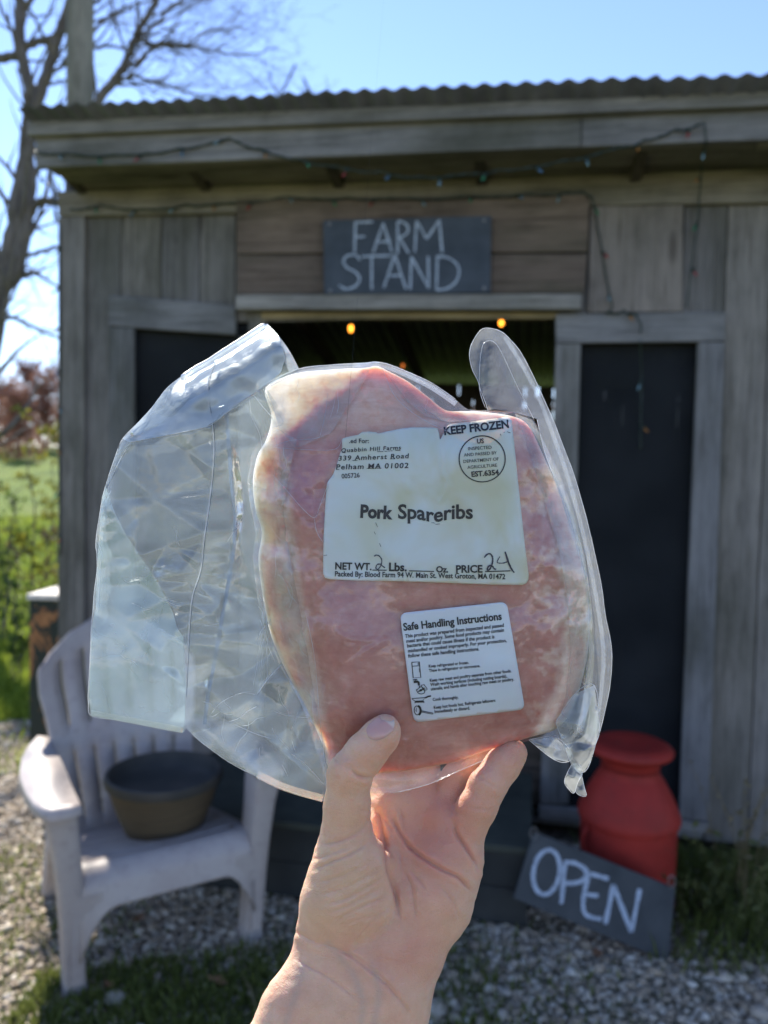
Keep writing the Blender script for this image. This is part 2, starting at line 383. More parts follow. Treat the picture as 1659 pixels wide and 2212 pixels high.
# left window
mb = MB(); mb.prism(Q([(234, 637), (508, 660), (508, 723), (234, 704)], .026), -.026, -.001); lh = mb.build('window_header', W_FRAME_H, SHED, bevel=.004)
mb = MB(); mb.prism(Q([(234, 706), (288, 709), (290, 1560), (240, 1560)], .024), -.024, -.0012); mb.build('window_post', W_FRAME_V, SHED, bevel=.004)
mb = MB(); mb.prism(Q([(515, 728), (566, 724), (566, 1560), (520, 1560)], .024), -.024, -.0012); mb.build('window_post', W_FRAME_V, SHED, bevel=.004)
mb = MB(); mb.prism(Q([(236, 1563), (566, 1590), (566, 1640), (236, 1610)], .028), -.028, -.0012); mb.build('window_sill', W_FRAME_H, SHED, bevel=.004)
def screen_mat():
    m = NT('insect_screen'); v = m.obj(); n = m.noise(v, 3, 3)
    m.set(m.ramp(n, [(0.3, (0.013, 0.015, 0.017)), (0.7, (0.024, 0.027, 0.030))]), 0.9, Specular_IOR_Level=.12)
    t = m.new('ShaderNodeBsdfTransparent'); s = m.new('ShaderNodeMixShader'); s.inputs[0].default_value = 0.88
    m.link(t.outputs[0], s.inputs[1]); m.link(m.b.outputs[0], s.inputs[2]); m.link(s.outputs[0], m.out.inputs['Surface']); return m.m
SCREEN = screen_mat()
mb = MB(); mb.box((xL0-.005, .028, .62), (xL1+.03, .030, zL+.04)); mb.build('window_screen', SCREEN, SHED)
mb = MB(); mb.box((xR0-.03, .028, sill), (xR1+.08, .030, zR+.04)); mb.build('door_screen', SCREEN, SHED)
# right opening frame
mb = MB(); mb.prism(Q([(1200, 678), (1567, 673), (1567, 737), (1201, 741)], .03), -.03, -.0012); mb.build('door_frame', W_FRAME_H, SHED, bevel=.004)
mb = MB(); mb.prism(Q([(1201, 743), (1255, 742), (1228, 1738), (1166, 1738)], .027), -.027, -.0012); mb.build('door_frame', W_FRAME_V, SHED, bevel=.004)
mb = MB(); mb.prism(Q([(1508, 739), (1566, 739), (1530, 1775), (1467, 1768)], .027), -.027, -.0012); mb.build('door_frame', W_FRAME_V, SHED, bevel=.004)
mb = MB(); mb.prism(Q([(1163, 1741), (1532, 1778), (1515, 1812), (1163, 1772)], .033), -.033, -.0012); mb.build('door_sill', W_FRAME_H, SHED, bevel=.004)
# pale panel between header and door frame
mb = MB(); mb.prism(Q([(1276, 446), (1476, 442), (1474, 673), (1270, 675)], .018), -.018, -.0014, .5); mb.build('pale_panel', W_PALE, SHED, bevel=.003)
# lower boards in the doorway
mb = MB()
for k in range(4):
    z0 = .12 + k*.15; mb.box((xD0-.25, .05, z0), (xD1+.02, .07, z0+.145))
mb.build('counter_front', W_BROWN_H, SHED)
mb = MB(); mb.box((xD0-.25, .0305, .72), (xD1+.02, .45, .75)); mb.build('counter_top', W_BROWN_H, SHED, bevel=.004)

# ------------------------------------------------------------------ chalk signs
def ribbon3(mb, pts, w, to3, nrm, seg=6):
    """a chalk stroke: a flattened tube along pts (2-D), laid on a board through to3()"""
    dense = []
    P2 = [Vector(p) for p in pts]
    if len(P2) > 2:                           # Catmull-Rom through the points
        Q2 = [P2[0]] + P2 + [P2[-1]]
        for i in range(len(P2)-1):
            a, b, c, d = Q2[i:i+4]
            for k in range(seg):
                t = k/seg
                dense.append(0.5*((2*b)+(c-a)*t+(2*a-5*b+4*c-d)*t*t+(3*b-a-3*c+d)*t**3))
        dense.append(P2[-1])
    else: dense = [P2[0].lerp(P2[1], k/6) for k in range(7)]
    L = []; R_ = []
    for i, p in enumerate(dense):
        t = (dense[min(i+1, len(dense)-1)] - dense[max(i-1, 0)]).normalized(); n_ = Vector((-t.y, t.x))
        ww = w * random.uniform(.75, 1.15) * .5; L.append(p + n_*ww); R_.append(p - n_*ww)
    n = len(dense); vs = [to3(p) for p in L] + [to3(p) for p in R_]
    vs += [v - nrm*0.0012 for v in vs]
    fs = [(i, i+1, n+i+1, n+i) for i in range(n-1)] + [(2*n+i, 2*n+n+i, 2*n+n+i+1, 2*n+i+1) for i in range(n-1)]
    mb.add(vs, fs)
def arc(cx, cy, rx, ry, a0, a1, n=14, tilt=0):
    o = []
    for k in range(n+1):
        a = D2R(a0 + (a1-a0)*k/n); x, y = rx*math.cos(a), ry*math.sin(a); t = D2R(tilt)
        o.append((cx + x*math.cos(t) - y*math.sin(t), cy + x*math.sin(t) + y*math.cos(t)))
    return o
so = .075
sg = thing('chalkboard_sign', MW @ Vector((fu(880, 635, so)[0], -so, fu(880, 635, so)[1])), 'dark slate board chalked FARM STAND, hung over the doorway of the shed', 'sign', rz=TH)
base = MWI @ sg.location
rel = lambda pts, off: [(u-base.x, z-base.z) for u, z in Q(pts, off)]
mb = MB(); mb.prism(rel([(698, 476), (1061, 466), (1059, 632), (700, 636)], so), 0, .022); mb.build('board', SLATE_BLUE, sg, bevel=.002)
mb = MB(); to3 = lambda p: Vector((fu(p.x, p.y, so)[0]-base.x, -.0015, fu(p.x, p.y, so)[1]-base.z)); nn = Vector((0, -1, 0))
for st in ([(768, 480), (766, 546)], [(765, 481), (806, 479)], [(767, 512), (789, 511)],
           [(806, 546), (828, 482)], [(828, 482), (847, 545)], [(812, 523), (845, 522)],
           [(859, 479), (859, 549)], arc(860, 495, 22, 17, -90, 90, 8), [(862, 512), (883, 547)],
           [(896, 546), (900, 477)], [(900, 477), (922, 516)], [(922, 516), (949, 475)], [(949, 475), (955, 545)],
           [(778, 562), (768, 551), (750, 553), (742, 565), (750, 578), (768, 588), (777, 602), (768, 618), (748, 624), (733, 617)],
           [(781, 554), (846, 552)], [(803, 554), (803, 625)], [(829, 622), (853, 550)], [(853, 550), (877, 624)], [(836, 596), (866, 595)],
           [(886, 625), (889, 555)], [(889, 555), (926, 622)], [(926, 622), (925, 553)],
           [(945, 553), (943, 627)], [(945, 553), (968, 557), (986, 570), (992, 588), (984, 610), (966, 623), (943, 627)]):
    ribbon3(mb, st, 4.6, to3, nn)
mb.build('chalk_writing', CHALK, sg)
for q in ((712, 484), (1046, 476), (1046, 622), (714, 628)):
    mb = MB()
    u, z = fu(*q, so); mb.lathe([(0, .0), (.006, 0), (.006, .003), (0, .004)], 8, (0, 0, 0))
    k = len(mb.v) - 32
    for i in range(k, len(mb.v)): x, y, zz = mb.v[i]; mb.v[i] = (x + u-base.x, -zz-.0002, y + z-base.z)
    mb.build('screw', STEEL, sg)

# OPEN board leaning against the milk can
def z8(x, y): return ((1550 + x/1.746)/1.507, (2100 + y/1.746)/1.507)
lowc = on_ground(1443, 2078); o_n = Vector((-.10, -.965, .24)).normalized()
def on_open(px, py, lift=0.0):
    r = ray(px, py); t = (lowc - Vector(CT)).dot(o_n) / r.dot(o_n); return Vector(CT) + r*t + o_n*lift
osg = thing('chalkboard_sign', lowc, 'dark board chalked OPEN, leaning tilted against the red milk can', 'sign')
cs = [on_open(*z8(*q)) - lowc for q in ((330, 1062), (1132, 1385), (1092, 1800), (212, 1440))]
mb = MB(); th = o_n * -.02
mb.add(cs + [c + th for c in cs], [(0,3,2,1),(4,5,6,7),(0,1,5,4),(1,2,6,5),(2,3,7,6),(3,0,4,7)]); mb.build('board', SLATE, osg, bevel=.002)
mb = MB(); to3o = lambda p: on_open(*z8(p.x, p.y), .0015) - lowc
for st in (arc(400, 1290, 74, 128, -80, 285, 26, 9), [(505, 1240), (484, 1470)], [(500, 1235), (560, 1238), (612, 1268), (628, 1300), (605, 1335), (560, 1352), (498, 1352)],
           [(640, 1300), (612, 1420), (608, 1490), (622, 1528), (660, 1548), (712, 1556)], [(640, 1300), (700, 1312), (752, 1330)], [(622, 1418), (694, 1424)],
           [(735, 1585), (780, 1360)], [(780, 1360), (882, 1630)], [(882, 1630), (930, 1385)]):
    ribbon3(mb, st, 25, to3o, o_n)
mb.build('chalk_writing', CHALK, osg)
for q in ((325, 1075), (1108, 1350)):
    mb = MB()
    c = on_open(*z8(*q), .002) - lowc
    ptsn = [c + Vector((.016*math.cos(a)*.7, -.004, .02*math.sin(a)+.006)) for a in np.linspace(-2.2, 5.0, 14)]; mb.tube(ptsn, .0018, 5)
    mb.build('hanger', STEEL, osg)
# ------------------------------------------------------------------ milk can
cg = on_ground(1358, 2003); cd_ = 2.74; cl = P(1358, 1750, cd_); cl.z = 0
def red_mat():
    m = NT('worn_red_paint'); v = m.obj(); n = m.noise(v, 7, 6, .65); f = m.noise(v, 38, 5, .7)
    c = m.ramp(n, [(0.3, (0.25, 0.022, 0.016)), (0.7, (0.38, 0.036, 0.026))])
    c = m.mix(m.ramp(f, [(0.60, (0, 0, 0)), (0.70, (.75, .75, .75))]), c, (0.10, 0.035, 0.025))
    sc_ = m.noise(m.obj((1, 1, 3)), 3.2, 6, .7); c = m.mix(m.ramp(sc_, [(.5, (0, 0, 0)), (.75, (.55, .55, .55))]), c, (.16, .03, .022))
    return m.set(c, .6, m.bump(f, .35, .003), Specular_IOR_Level=.22)
RED = red_mat()
can = thing('milk_can', cl, 'old red painted metal milk can standing before the screened opening', 'milk can')
zof = lambda py: 1.5 - cl.y * (py - 1044) / F
zl, zbm_, zn, zsh, zlip = zof(1572), zof(1640), zof(1680), zof(1760), zof(1776)
R0 = .5 * 207 / F * cl.y
mb = MB(); mb.lathe([(0, .0), (R0*.95, 0), (R0*.98, .012), (R0*.97, .03), (R0*.985, .25), (R0*.985, zlip-.01)]); mb.build('body', RED, can, auto=40)
mb = MB(); mb.lathe([(R0*.985, zlip-.012), (R0*1.03, zlip-.010), (R0*1.055, zlip+.002), (R0*1.04, zlip+.018), (R0*.99, zlip+.04), (R0*.87, zlip+.085), (R0*.68, zn-.012), (R0*.60, zn), (R0*.60, zn+.03)]); mb.build('shoulder', RED, can, auto=50)
mb = MB(); zc = zbm_ + .01
mb.lathe([(R0*.60, zn+.02), (R0*.60, zc-.024), (R0*.68, zc-.012), (R0*.84, zc-.002), (R0*.865, zc+.006), (R0*.87, zc+.014), (R0*.83, zc+.022), (R0*.7, zc+.034), (R0*.4, zc+.026), (0, zc+.024)]); mb.build('lid', RED, can, auto=60)
for s in (-1, 1):
    mb = MB(); ang = D2R(200) if s < 0 else D2R(20)
    pts = [Vector((math.cos(ang)*R0*(.98+.16*math.sin(a)), math.sin(ang)*R0*(.98+.16*math.sin(a)), zlip-.02-.09*(1-math.cos(a))/2)) for a in np.linspace(0, math.pi, 9)]
    mb.tube(pts, .006, 6); mb.build('handle', RED, can, smooth=True)

# ------------------------------------------------------------------ low black step box, peeling cabinet
bx = on_ground(1138, 2012)
bl = MWI @ bx
sb = thing('storage_box', MW @ Vector((-1.0, bl.y, 0)), 'low black painted wooden box along the foot of the counter', 'box', rz=TH)
u1b = bl.x + 1.0; u0b = -.98
hb = .27
mb = MB()
for k in range(2): mb.box((u0b, 0, .015 + k*(hb-.02)/2), (u1b, .02, .012 + (k+1)*(hb-.02)/2))
mb.box((u0b, .02, .01), (u0b+.02, -bl.y-.045, hb-.01)); mb.box((u1b-.02, .0205, .01), (u1b, -bl.y-.045, hb-.01))
mb.build('panel', BLACKPAINT, sb, bevel=.003)
mb = MB(); mb.box((u0b-.01, -.015, hb-.006), (u1b+.008, -bl.y-.04, hb+.018)); mb.build('lid', simple('mossy_black_paint', (.02, .024, .018), (.05, .055, .04), 9, .8), sb, bevel=.003)

def peel_mat():
    m = NT('peeling_green_paint'); v = m.obj((1, 1, .55)); n = m.noise(v, 5.5, 7, .7, .6); k = m.noise(v, 30, 4)
    mask = m.ramp(n, [(0.50, (0, 0, 0)), (0.53, (1, 1, 1))])
    c = m.mix(mask, (0.012, 0.022, 0.016), m.ramp(k, [(0.3, (0.22, 0.09, 0.03)), (0.7, (0.42, 0.19, 0.07))]))
    return m.set(c, .7, m.bump(mask, .4, .003))
cb_c = P(98, 1640, 3.98); cb_c.z = 0
cab = thing('cabinet', cb_c, 'old cabinet with peeling dark green paint and a pale top beside the shed corner', 'cabinet', rz=D2R(-4))
hc = 1.5 - 3.98 * (1280-1016) / F
PEEL = peel_mat()
mb = MB(); mb.box((-.085, 0, 0), (.30, .42, hc-.03)); mb.build('body', PEEL, cab, bevel=.004)
mb = MB(); mb.box((-.06, -.014, .06), (.28, -.001, hc-.08)); mb.build('door', PEEL, cab, bevel=.003)
mb = MB(); mb.box((-.09, -.02, hc-.028), (.31, .44, hc)); mb.build('top', simple('pale_worn_top', (.5, .46, .4), (.72, .68, .62), 7, .7), cab, bevel=.003)

# ------------------------------------------------------------------ patio chair
def plastic_mat():
    m = NT('faded_white_plastic'); v = m.obj(); n = m.noise(v, 2.6, 5); k = m.noise(v, 30, 5, .7)
    c = m.ramp(n, [(0.3, (0.32, 0.26, 0.235)), (0.55, (0.41, 0.36, 0.325)), (0.75, (0.37, 0.295, 0.265))])
    c = m.mix(m.ramp(k, [(0.52, (0, 0, 0)), (0.72, (.6, .6, .6))]), c, (0.26, 0.215, 0.20))
    return m.set(c, .45, m.bump(k, .08, .002))
PLASTIC = plastic_mat()
CO = Vector((-.631, 2.28, 0)); CRZ = math.atan2(.527, .85)
chair = thing('patio_chair', CO, 'faded white plastic slatted garden armchair on the gravel before the shed', 'chair', rz=CRZ)
def grid_plate(name, xs, ts, pos, hole, thick, smooth=True):
    mb = MB(); nx, nt = len(xs), len(ts)
    vs = [pos(x, t) for t in ts for x in xs]
    fs = [(j*nx+i, j*nx+i+1, (j+1)*nx+i+1, (j+1)*nx+i) for j in range(nt-1) for i in range(nx-1)
          if not hole((xs[i]+xs[i+1])/2, (ts[j]+ts[j+1])/2)]
    used = sorted({i for f in fs for i in f}); mp_ = {o: k for k, o in enumerate(used)}
    mb.add([vs[i] for i in used], [tuple(mp_[i] for i in f) for f in fs])
    return mb.build(name, PLASTIC, chair, auto=50, solid=thick)
slots = [-.72, -.43, -.145, .145, .43, .72]; hw = .022
xs = sorted({-1, -.97, .97, 1} | {s + d for s in slots for d in (-hw, hw)} | {(a+b)/2 for a, b in zip([-1]+slots, slots+[1])})
ts = sorted(set([0, .03, .08, .38, .44, .49] + list(np.linspace(.08, .38, 6)) + list(np.linspace(.49, .86, 8)) + [.9, .94, .97, 1]))
def back_pos(s, t):
    half = .205 + .075*min(t, .7)/.7 + .0*t
    arch = .165 * (s*s) * max(0, (t-.55)/.45)**1.4
    scall = .006*abs(math.sin(s*3.5*math.pi)) if t > .98 else 0
    x = s * half * (1 - .04*max(0, t-.9)*10*abs(s)**3)
    L = .76*t - arch - scall
    y = .47 + .40*L + .035*(s*s-1)*-.0 - .05*s*s; z = .25 + .93*L
    return (x, y, z)
def back_hole(s, t):
    n = min(slots, key=lambda q: abs(q-s))
    if abs(s-n) > hw: return False
    top_lim = .86
    return (.08 < t < .40) or (.49 < t < top_lim)
grid_plate('backrest', xs, ts, back_pos, back_hole, .014)
# seat: slats run across, front rolls over
prof = [(.50, .262), (.44, .275), (.36, .292), (.27, .312), (.18, .332), (.10, .348), (.05, .355), (.015, .352), (-.012, .338), (-.026, .318), (-.032, .296), (-.036, .272), (-.038, .25)]
sl = np.array(prof); seg = np.r_[0, np.cumsum(np.hypot(*np.diff(sl, axis=0).T))]; seg /= seg[-1]
gro = [.16, .30, .44, .58, .70]
tss = sorted(set(list(np.linspace(0, 1, 31)) + [g+d for g in gro for d in (-.008, .008)]))
def seat_pos(s, t):
    y = np.interp(t, seg, sl[:, 0]); z = np.interp(t, seg, sl[:, 1])
    arch = 0
    if t > .80: 
        lo = .25 - .14*max(0, (abs(s)-.62)/.38)**2; z = .296 + (lo-.296)*(t-.80)/.2 if z < .31 else z
    return (s*.262, float(y), float(z) - .012*(1-s*s)*(t < .75))
xs2 = sorted(set(list(np.linspace(-1, 1, 21)) + [-.9, .9, -.03, .03]))
grid_plate('seat', xs2, tss, seat_pos, lambda s, t: any(abs(t-g) < .008 for g in gro) and .03 < abs(s) < .9, .010)
def loft(name, secs, mat=PLASTIC, parent=None):
    """rounded box sections: (cx, cy, cz, half width x, half depth y), stacked along z"""
    mb = MB(); n = 20; vs = []
    for cx, cyy, cz, hx, hy in secs:
        for k in range(n):
            a = 2*math.pi*k/n; c, s = math.cos(a), math.sin(a); e = .38
            vs.append((cx + hx*math.copysign(abs(c)**e, c), cyy + hy*math.copysign(abs(s)**e, s), cz))
    m = len(secs)
    fs = [(j*n+k, j*n+(k+1) % n, (j+1)*n+(k+1) % n, (j+1)*n+k) for j in range(m-1) for k in range(n)]
    fs += [tuple(range(n-1, -1, -1)), tuple(range((m-1)*n, m*n))]; mb.add(vs, fs)
    return mb.build(name, mat, parent or chair, auto=50)
for s in (-1, 1):
    loft('leg', [(s*.268, .02, 0, .036, .045), (s*.268, .02, .012, .036, .045), (s*.270, .015, .03, .031, .038), (s*.278, .012, .2, .030, .044), (s*.284, .012, .33, .034, .05), (s*.296, .012, .45, .038, .055), (s*.308, .014, .53, .044, .060), (s*.312, .016, .558, .048, .066)])
    loft('leg', [(s*.25, .60, 0, .028, .04), (s*.25, .59, .03, .026, .034), (s*.245, .54, .2, .026, .042), (s*.235, .48, .30, .03, .05)])
    # arm: a broad rounded board swelling outwards
    mb = MB(); o = []
    inner = [(.262, -.06), (.260, .1), (.254, .25), (.250, .40), (.248, .52), (.245, .62)]
    outer = [(.28, .66), (.322, .56), (.362, .42), (.388, .25), (.388, .1), (.378, 0), (.362, -.05), (.34, -.072), (.29, -.075)]
    ol = [(s*x, y) for x, y in inner + outer]
    if s < 0: ol = ol[::-1]
    n = len(ol); zz = lambda y, d: .575 - .03*max(0, y-.2) + d
    cx_, cy_ = s*.315, .25
    rings = [(.94, -.034), (1.0, -.026), (1.0, -.008), (.975, 0.0), (.93, .004)]
    vs = [(cx_ + (x-cx_)*k, cy_ + (y-cy_)*k, zz(y, d)) for k, d in rings for x, y in ol]
    fs = [(j*n+i, j*n+(i+1) % n, (j+1)*n+(i+1) % n, (j+1)*n+i) for j in range(len(rings)-1) for i in range(n)]
    fs += [tuple(range(n-1, -1, -1)), tuple(range((len(rings)-1)*n, len(rings)*n))]
    mb.add(vs, fs); mb.build('armrest', PLASTIC, chair, auto=60)
    # gusset from apron into the leg (the arch)
    mb = MB(); g = [(s*.20, .262), (s*.225, .245), (s*.243, .21), (s*.252, .15), (s*.256, .05), (s*.285, .05), (s*.285, .30), (s*.20, .30)]
    mb.prism(g, -.036, -.026); mb.build('brace', PLASTIC, chair)

# planter on the seat
m = NT('brown_basket'); v = m.obj((3, 3, 30)); nn_ = m.noise(v, 2.2, 4); 
wv = m.new('ShaderNodeTexWave', wave_type='BANDS', bands_direction='Z'); wv.inputs['Scale'].default_value = 28; wv.inputs['Distortion'].default_value = 2; m.link(m.obj(), wv.inputs['Vector'])
m.set(m.mix(.4, m.ramp(nn_, [(0.3, (0.06, 0.04, 0.02)), (0.7, (0.13, 0.09, 0.042))]), m.ramp(wv.outputs['Fac'], [(0, (.045, .033, .017)), (1, (.14, .10, .05))])), .8, m.bump(wv.outputs['Fac'], .4, .006)); POTM = m.m
M_C = Matrix.Translation(CO) @ Matrix.Rotation(CRZ, 4, 'Z')
pc = M_C @ Vector((.055, .25, .318))
pot = thing('planter', pc, 'round brown planter tub with dark rim sitting on the seat of the white chair', 'planter')
S_ = 1.05
mb = MB(); mb.lathe([(r*S_, z*.82) for r, z in [(0, .001), (.118, .001), (.122, .01), (.15, .10), (.168, .175), (.174, .20)]]); mb.build('tub', POTM, pot, auto=50)
mb = MB(); mb.lathe([(r*S_, z*.82) for r, z in [(.172, .192), (.180, .196), (.184, .212), (.180, .232), (.172, .236), (.166, .225), (.164, .19), (.14, .165), (0, .17)]]); mb.build('rim', simple('dark_rim', (.025, .024, .02), (.06, .052, .04), 9, .7), pot, auto=50)

# ------------------------------------------------------------------ string lights
def bulb_mat(name, c, e):
    m = NT(name); m.set(c, .25, Transmission_Weight=.3)
    m.b.inputs['Emission Color'].default_value = (*c, 1); m.b.inputs['Emission Strength'].default_value = e; return m.m
BM = {k: bulb_mat('bulb_' + k, c, .0) for k, c in dict(red=(.42, .04, .04), green=(.03, .28, .13), orange=(.5, .2, .03), blue=(.10, .24, .40), pale=(.25, .42, .48)).items()}
BGLOW = bulb_mat('bulb_lit_yellow', (1.0, .45, .05), 1.5)
def light_string(label, paths, off_default, spacing=.17, start=.05):
    root = thing('string_lights', W0, label, 'string lights', 'coloured string lights on the shed', rz=TH)
    cols = ['orange', 'green', 'red', 'blue', 'pale']; kk = random.randrange(5)
    for path in paths:
        pts = []
        for q in path:
            off = q[2] if len(q) > 2 else off_default
            u, z = fu(q[0], q[1], off); pts.append(Vector((u, -off, z)))
        d = []
        for i in range(len(pts)-1):
            for k in range(8): d.append(pts[i].lerp(pts[i+1], k/8) - Vector((0, 0, .008*math.sin(math.pi*k/8))))
        d.append(pts[-1])
        mb = MB(); mb.tube(d, .003, 5)
        mb.tube([p + Vector((0, -.004*math.sin(i*1.3), .004*math.cos(i*1.3))) for i, p in enumerate(d)], .0025, 5)
        mb.build('wire', WIRE, root, smooth=True)
        acc = start; prev = d[0]
        for p in d[1:]:
            acc += (p-prev).length; prev = p
            if acc > spacing:
                acc = 0; kk += random.choice([1, 1, 2]); c = cols[kk % 5]
                dirv = Vector((random.uniform(-.7, .7), -.45, -1 + random.uniform(-.3, .6))).normalized()
                mb = MB(); mb.tube([p, p + dirv*.02], [.006, .0055], 6); mb.build('socket', WIRE, root, smooth=True)
                mb = MB(); mb.tube([p + dirv*.02, p + dirv*.027, p + dirv*.038, p + dirv*.044], [.0036, .0044, .0033, .001], 8); mb.build('bulb', BM[c], root, smooth=True)
    return root
fo = OFF + .008
def zA(x, y): return (x/2.0, y/2.0)
def zB(x, y): return (829.5 + x/2.0, y/2.0)
light_string('coloured light string looped along the fascia under the roof edge', [
    [(*zA(150, 655), fo-.03), (*zA(280, 662), fo-.03), (*zA(520, 668), fo-.03), (*zA(760, 645), fo-.03), (*zA(990, 595), fo-.03), (*zA(1140, 650), fo-.03), (*zA(1300, 690), fo-.03), (*zA(1450, 718), fo-.03), (*zB(0, 745), fo-.02), (*zB(140, 765), fo-.02), (*zB(350, 750), fo-.02), (*zB(500, 735), fo-.02), (*zB(750, 700), fo-.02), (*zB(1000, 640), fo-.03), (*zB(1130, 605), fo-.03), (*zB(1250, 562), fo-.03), (*zB(1385, 528), fo-.02),
     (*zB(1392, 600), fo-.02), (*zB(1375, 700), .15), (*zB(1362, 850), .04), (*zB(1355, 960), .03), (*zB(1340, 1060), .03), (*zB(1325, 1180), .03), (*zB(1308, 1330), .03)]], .03)
light_string('coloured light string running under the top beam and down beside the pale panel', [
    [(*zA(300, 905), .04), (*zA(430, 885), .04), (*zA(640, 905), .04), (*zA(800, 885), .04), (*zA(930, 880), .04), (*zA(1250, 850), .06), (*zA(1500, 855), .06), (*zB(30, 855), .062), (*zB(380, 848), .062), (*zB(600, 838), .062), (*zB(860, 825), .062), (*zB(900, 850), .06), (*zB(915, 920), .025), (*zB(935, 1040), .025), (*zB(960, 1200), .025), (*zB(988, 1325), .04), (*zB(960, 1350), .04),
     (*zB(1040, 1342), .045), (*zB(1090, 1355), .045), (*zB(1112, 1400), .045), (*zB(1108, 1440), .04)]], .04)
light_string('short light string dangling in the dark screened opening', [
    [(1383, 735, .045), (1386, 800, .0), (1385, 880, .0), (1383, 972, .0)]], .0, .16, .0)
light_string('light string hanging down the left corner of the shed', [
    [(76, 335, .3), (88, 385, .2), (110, 400, .1), (131, 500, .03), (130, 560, .03), (128, 640, .03), (131, 740, .03), (127, 880, .03), (129, 1010, .03), (130, 1200, .03)]], .03, .17)
# lamps lit inside the stand
for i, (px, py, dd, lab) in enumerate(((758, 709, 3.9, 'lit yellow bulb hanging inside the doorway on the left of the gloom'), (1083, 696, 3.7, 'lit yellow bulb hanging near the right end of the doorway head'), (870, 790, 4.3, 'faint orange bulb deep inside the dark stand'))):
    p = P(px, py, dd); b = thing('hanging_bulb', p, lab, 'bulb', 'bulbs lit inside the stand')
    ob = MB(); s_ = .6 if i == 2 else .85
    ob.lathe([(0, -.022*s_), (.009*s_, -.018*s_), (.012*s_, -.006*s_), (.011*s_, .008*s_), (.008*s_, .016*s_), (0, .017*s_)], 12); ob.build('glass', BGLOW if i < 2 else bulb_mat('bulb_dim', (.6, .18, .04), .5), b, smooth=True)
    u_, v_, w_ = MWI @ p; top_ = zr(u_) - .02 - (v_+.42)*.22
    ob = MB(); ob.tube([(0, 0, .016*s_), (0, 0, max(.05, top_ - p.z))], .003, 5); ob.build('cord', WIRE, b)
# ------------------------------------------------------------------ utility pole
POLE = wood('weathered_pole', (.14, .14, .125), (.27, .265, .24))
pb = P(173, 235, 6.6); pl = thing('utility_pole', (pb.x, pb.y, 0), 'thick round weathered wooden pole rising behind the shed roof', 'pole')
mb = MB(); rp = 28.5/F*6.6; mb.lathe([(rp*1.08, 0), (rp*1.0, 3), (rp*.98, 6), (rp*.93, 8.5), (0, 8.52)], 24); mb.build('post', POLE, pl, auto=50)

# ------------------------------------------------------------------ bare trees
def bark(name, a, b):
    m = NT(name); v = m.obj((14, 14, 3)); n = m.noise(v, 1.5, 6, .65)
    return m.set(m.ramp(n, [(.3, a), (.7, b)]), .9, m.bump(n, .7, .02), Specular_IOR_Level=.15)
BARK = bark('dark_bark', (.08, .068, .058), (.20, .175, .155))
TWIG = bark('grey_twigs', (.06, .05, .045), (.14, .12, .105))
REDTWIG = bark('reddish_buds', (.16, .07, .06), (.30, .15, .125))
def rdir(v, spread):
    a = Vector((random.gauss(0, 1), random.gauss(0, 1), random.gauss(0, 1))).normalized(); return (v.normalized() + a*spread).normalized()
def branch(mb, p, d, L, r, depth, lift=.12, kids=(3, 5), gn=.2):
    n = max(3, int(L/.16)); n = min(n, 9); pts = [p.copy()]; dd = d.copy()
    for i in range(n):
        dd = rdir(dd, gn); dd.z += lift*.3; dd.normalize(); pts.append(pts[-1] + dd*(L/n))
    mb.tube(pts, [max(.0016, r*(1-.75*i/n)) for i in range(n+1)], 5 if r > .012 else 3, cap=False)
    if depth <= 0: return
    for k in range(random.randint(*kids)):
        i = random.randint(1, n); t = rdir((pts[i]-pts[i-1]), .75)
        branch(mb, pts[i], t, L*random.uniform(.4, .68), max(.0018, r*(1-.75*i/n)*.6), depth-1, lift, kids, gn)
def limb(mb, px, d0, r, sub=2, every=2, L=.9, d1=None, kids=(2, 4)):
    pts = []
    N = len(px)
    for i, q in enumerate(px):
        dd = d0 + ((d1 if d1 else d0) - d0)*i/(N-1); pts.append(P(q[0], q[1], dd))
    dense = []
    QQ = [pts[0]*2-pts[1]] + pts + [pts[-1]*2-pts[-2]]
    for i in range(N-1):
        a, b, c, e = QQ[i:i+4]
        for k in range(5):
            t = k/5; dense.append(.5*((2*b)+(c-a)*t+(2*a-5*b+4*c-e)*t*t+(3*b-a-3*c+e)*t**3) + Vector((random.gauss(0, .008), random.gauss(0, .008), random.gauss(0, .008))))
    dense.append(pts[-1]); M = len(dense)
    r0, r1 = r; rad = [r0 + (r1-r0)*i/(M-1) for i in range(M)]
    mb.tube(dense, rad, 9 if r0 > .03 else 6, cap=False)
    if sub:
        for i in range(3, M, every):
            t = rdir(dense[i]-dense[i-1], .9)
            branch(mb, dense[i], t, L*random.uniform(.5, 1.1), max(.003, rad[i]*.42), sub-1, .12, kids)
TD = 8.0
tr = P(-30, 1050, TD); tr.z = gz(tr.x, tr.y)
t1 = thing('bare_tree', tr, 'large bare many-limbed tree left of the shed, branches reaching across the sky', 'tree')
k = TD/F
mb = MB(); limb(mb, [(-70, 1150), (-40, 900), (-8, 690), (20, 540), (45, 400), (65, 250), (48, 110), (38, -60), (30, -250)], TD, (.105, .04), 2, 3, 1.1)
mb.build('trunk', BARK, t1, loc=tr)
mb = MB()
limb(mb, [(-5, 650), (40, 560), (62, 400), (60, 280), (95, 180), (118, 100), (145, 20), (175, -80), (200, -220)], TD, (.085, .032), 2, 3, 1.1)
limb(mb, [(-60, 900), (-25, 720), (15, 610), (48, 500), (80, 440), (132, 440), (180, 450)], TD, (.075, .03), 2, 3, .8)
limb(mb, [(50, 160), (40, 80), (55, 20), (80, -30), (100, -120)], TD, (.045, .02), 2, 3, .8)
limb(mb, [(-20, 125), (30, 122), (70, 95), (120, 80), (180, 30), (230, -20)], TD, (.05, .018), 2, 3, .8)
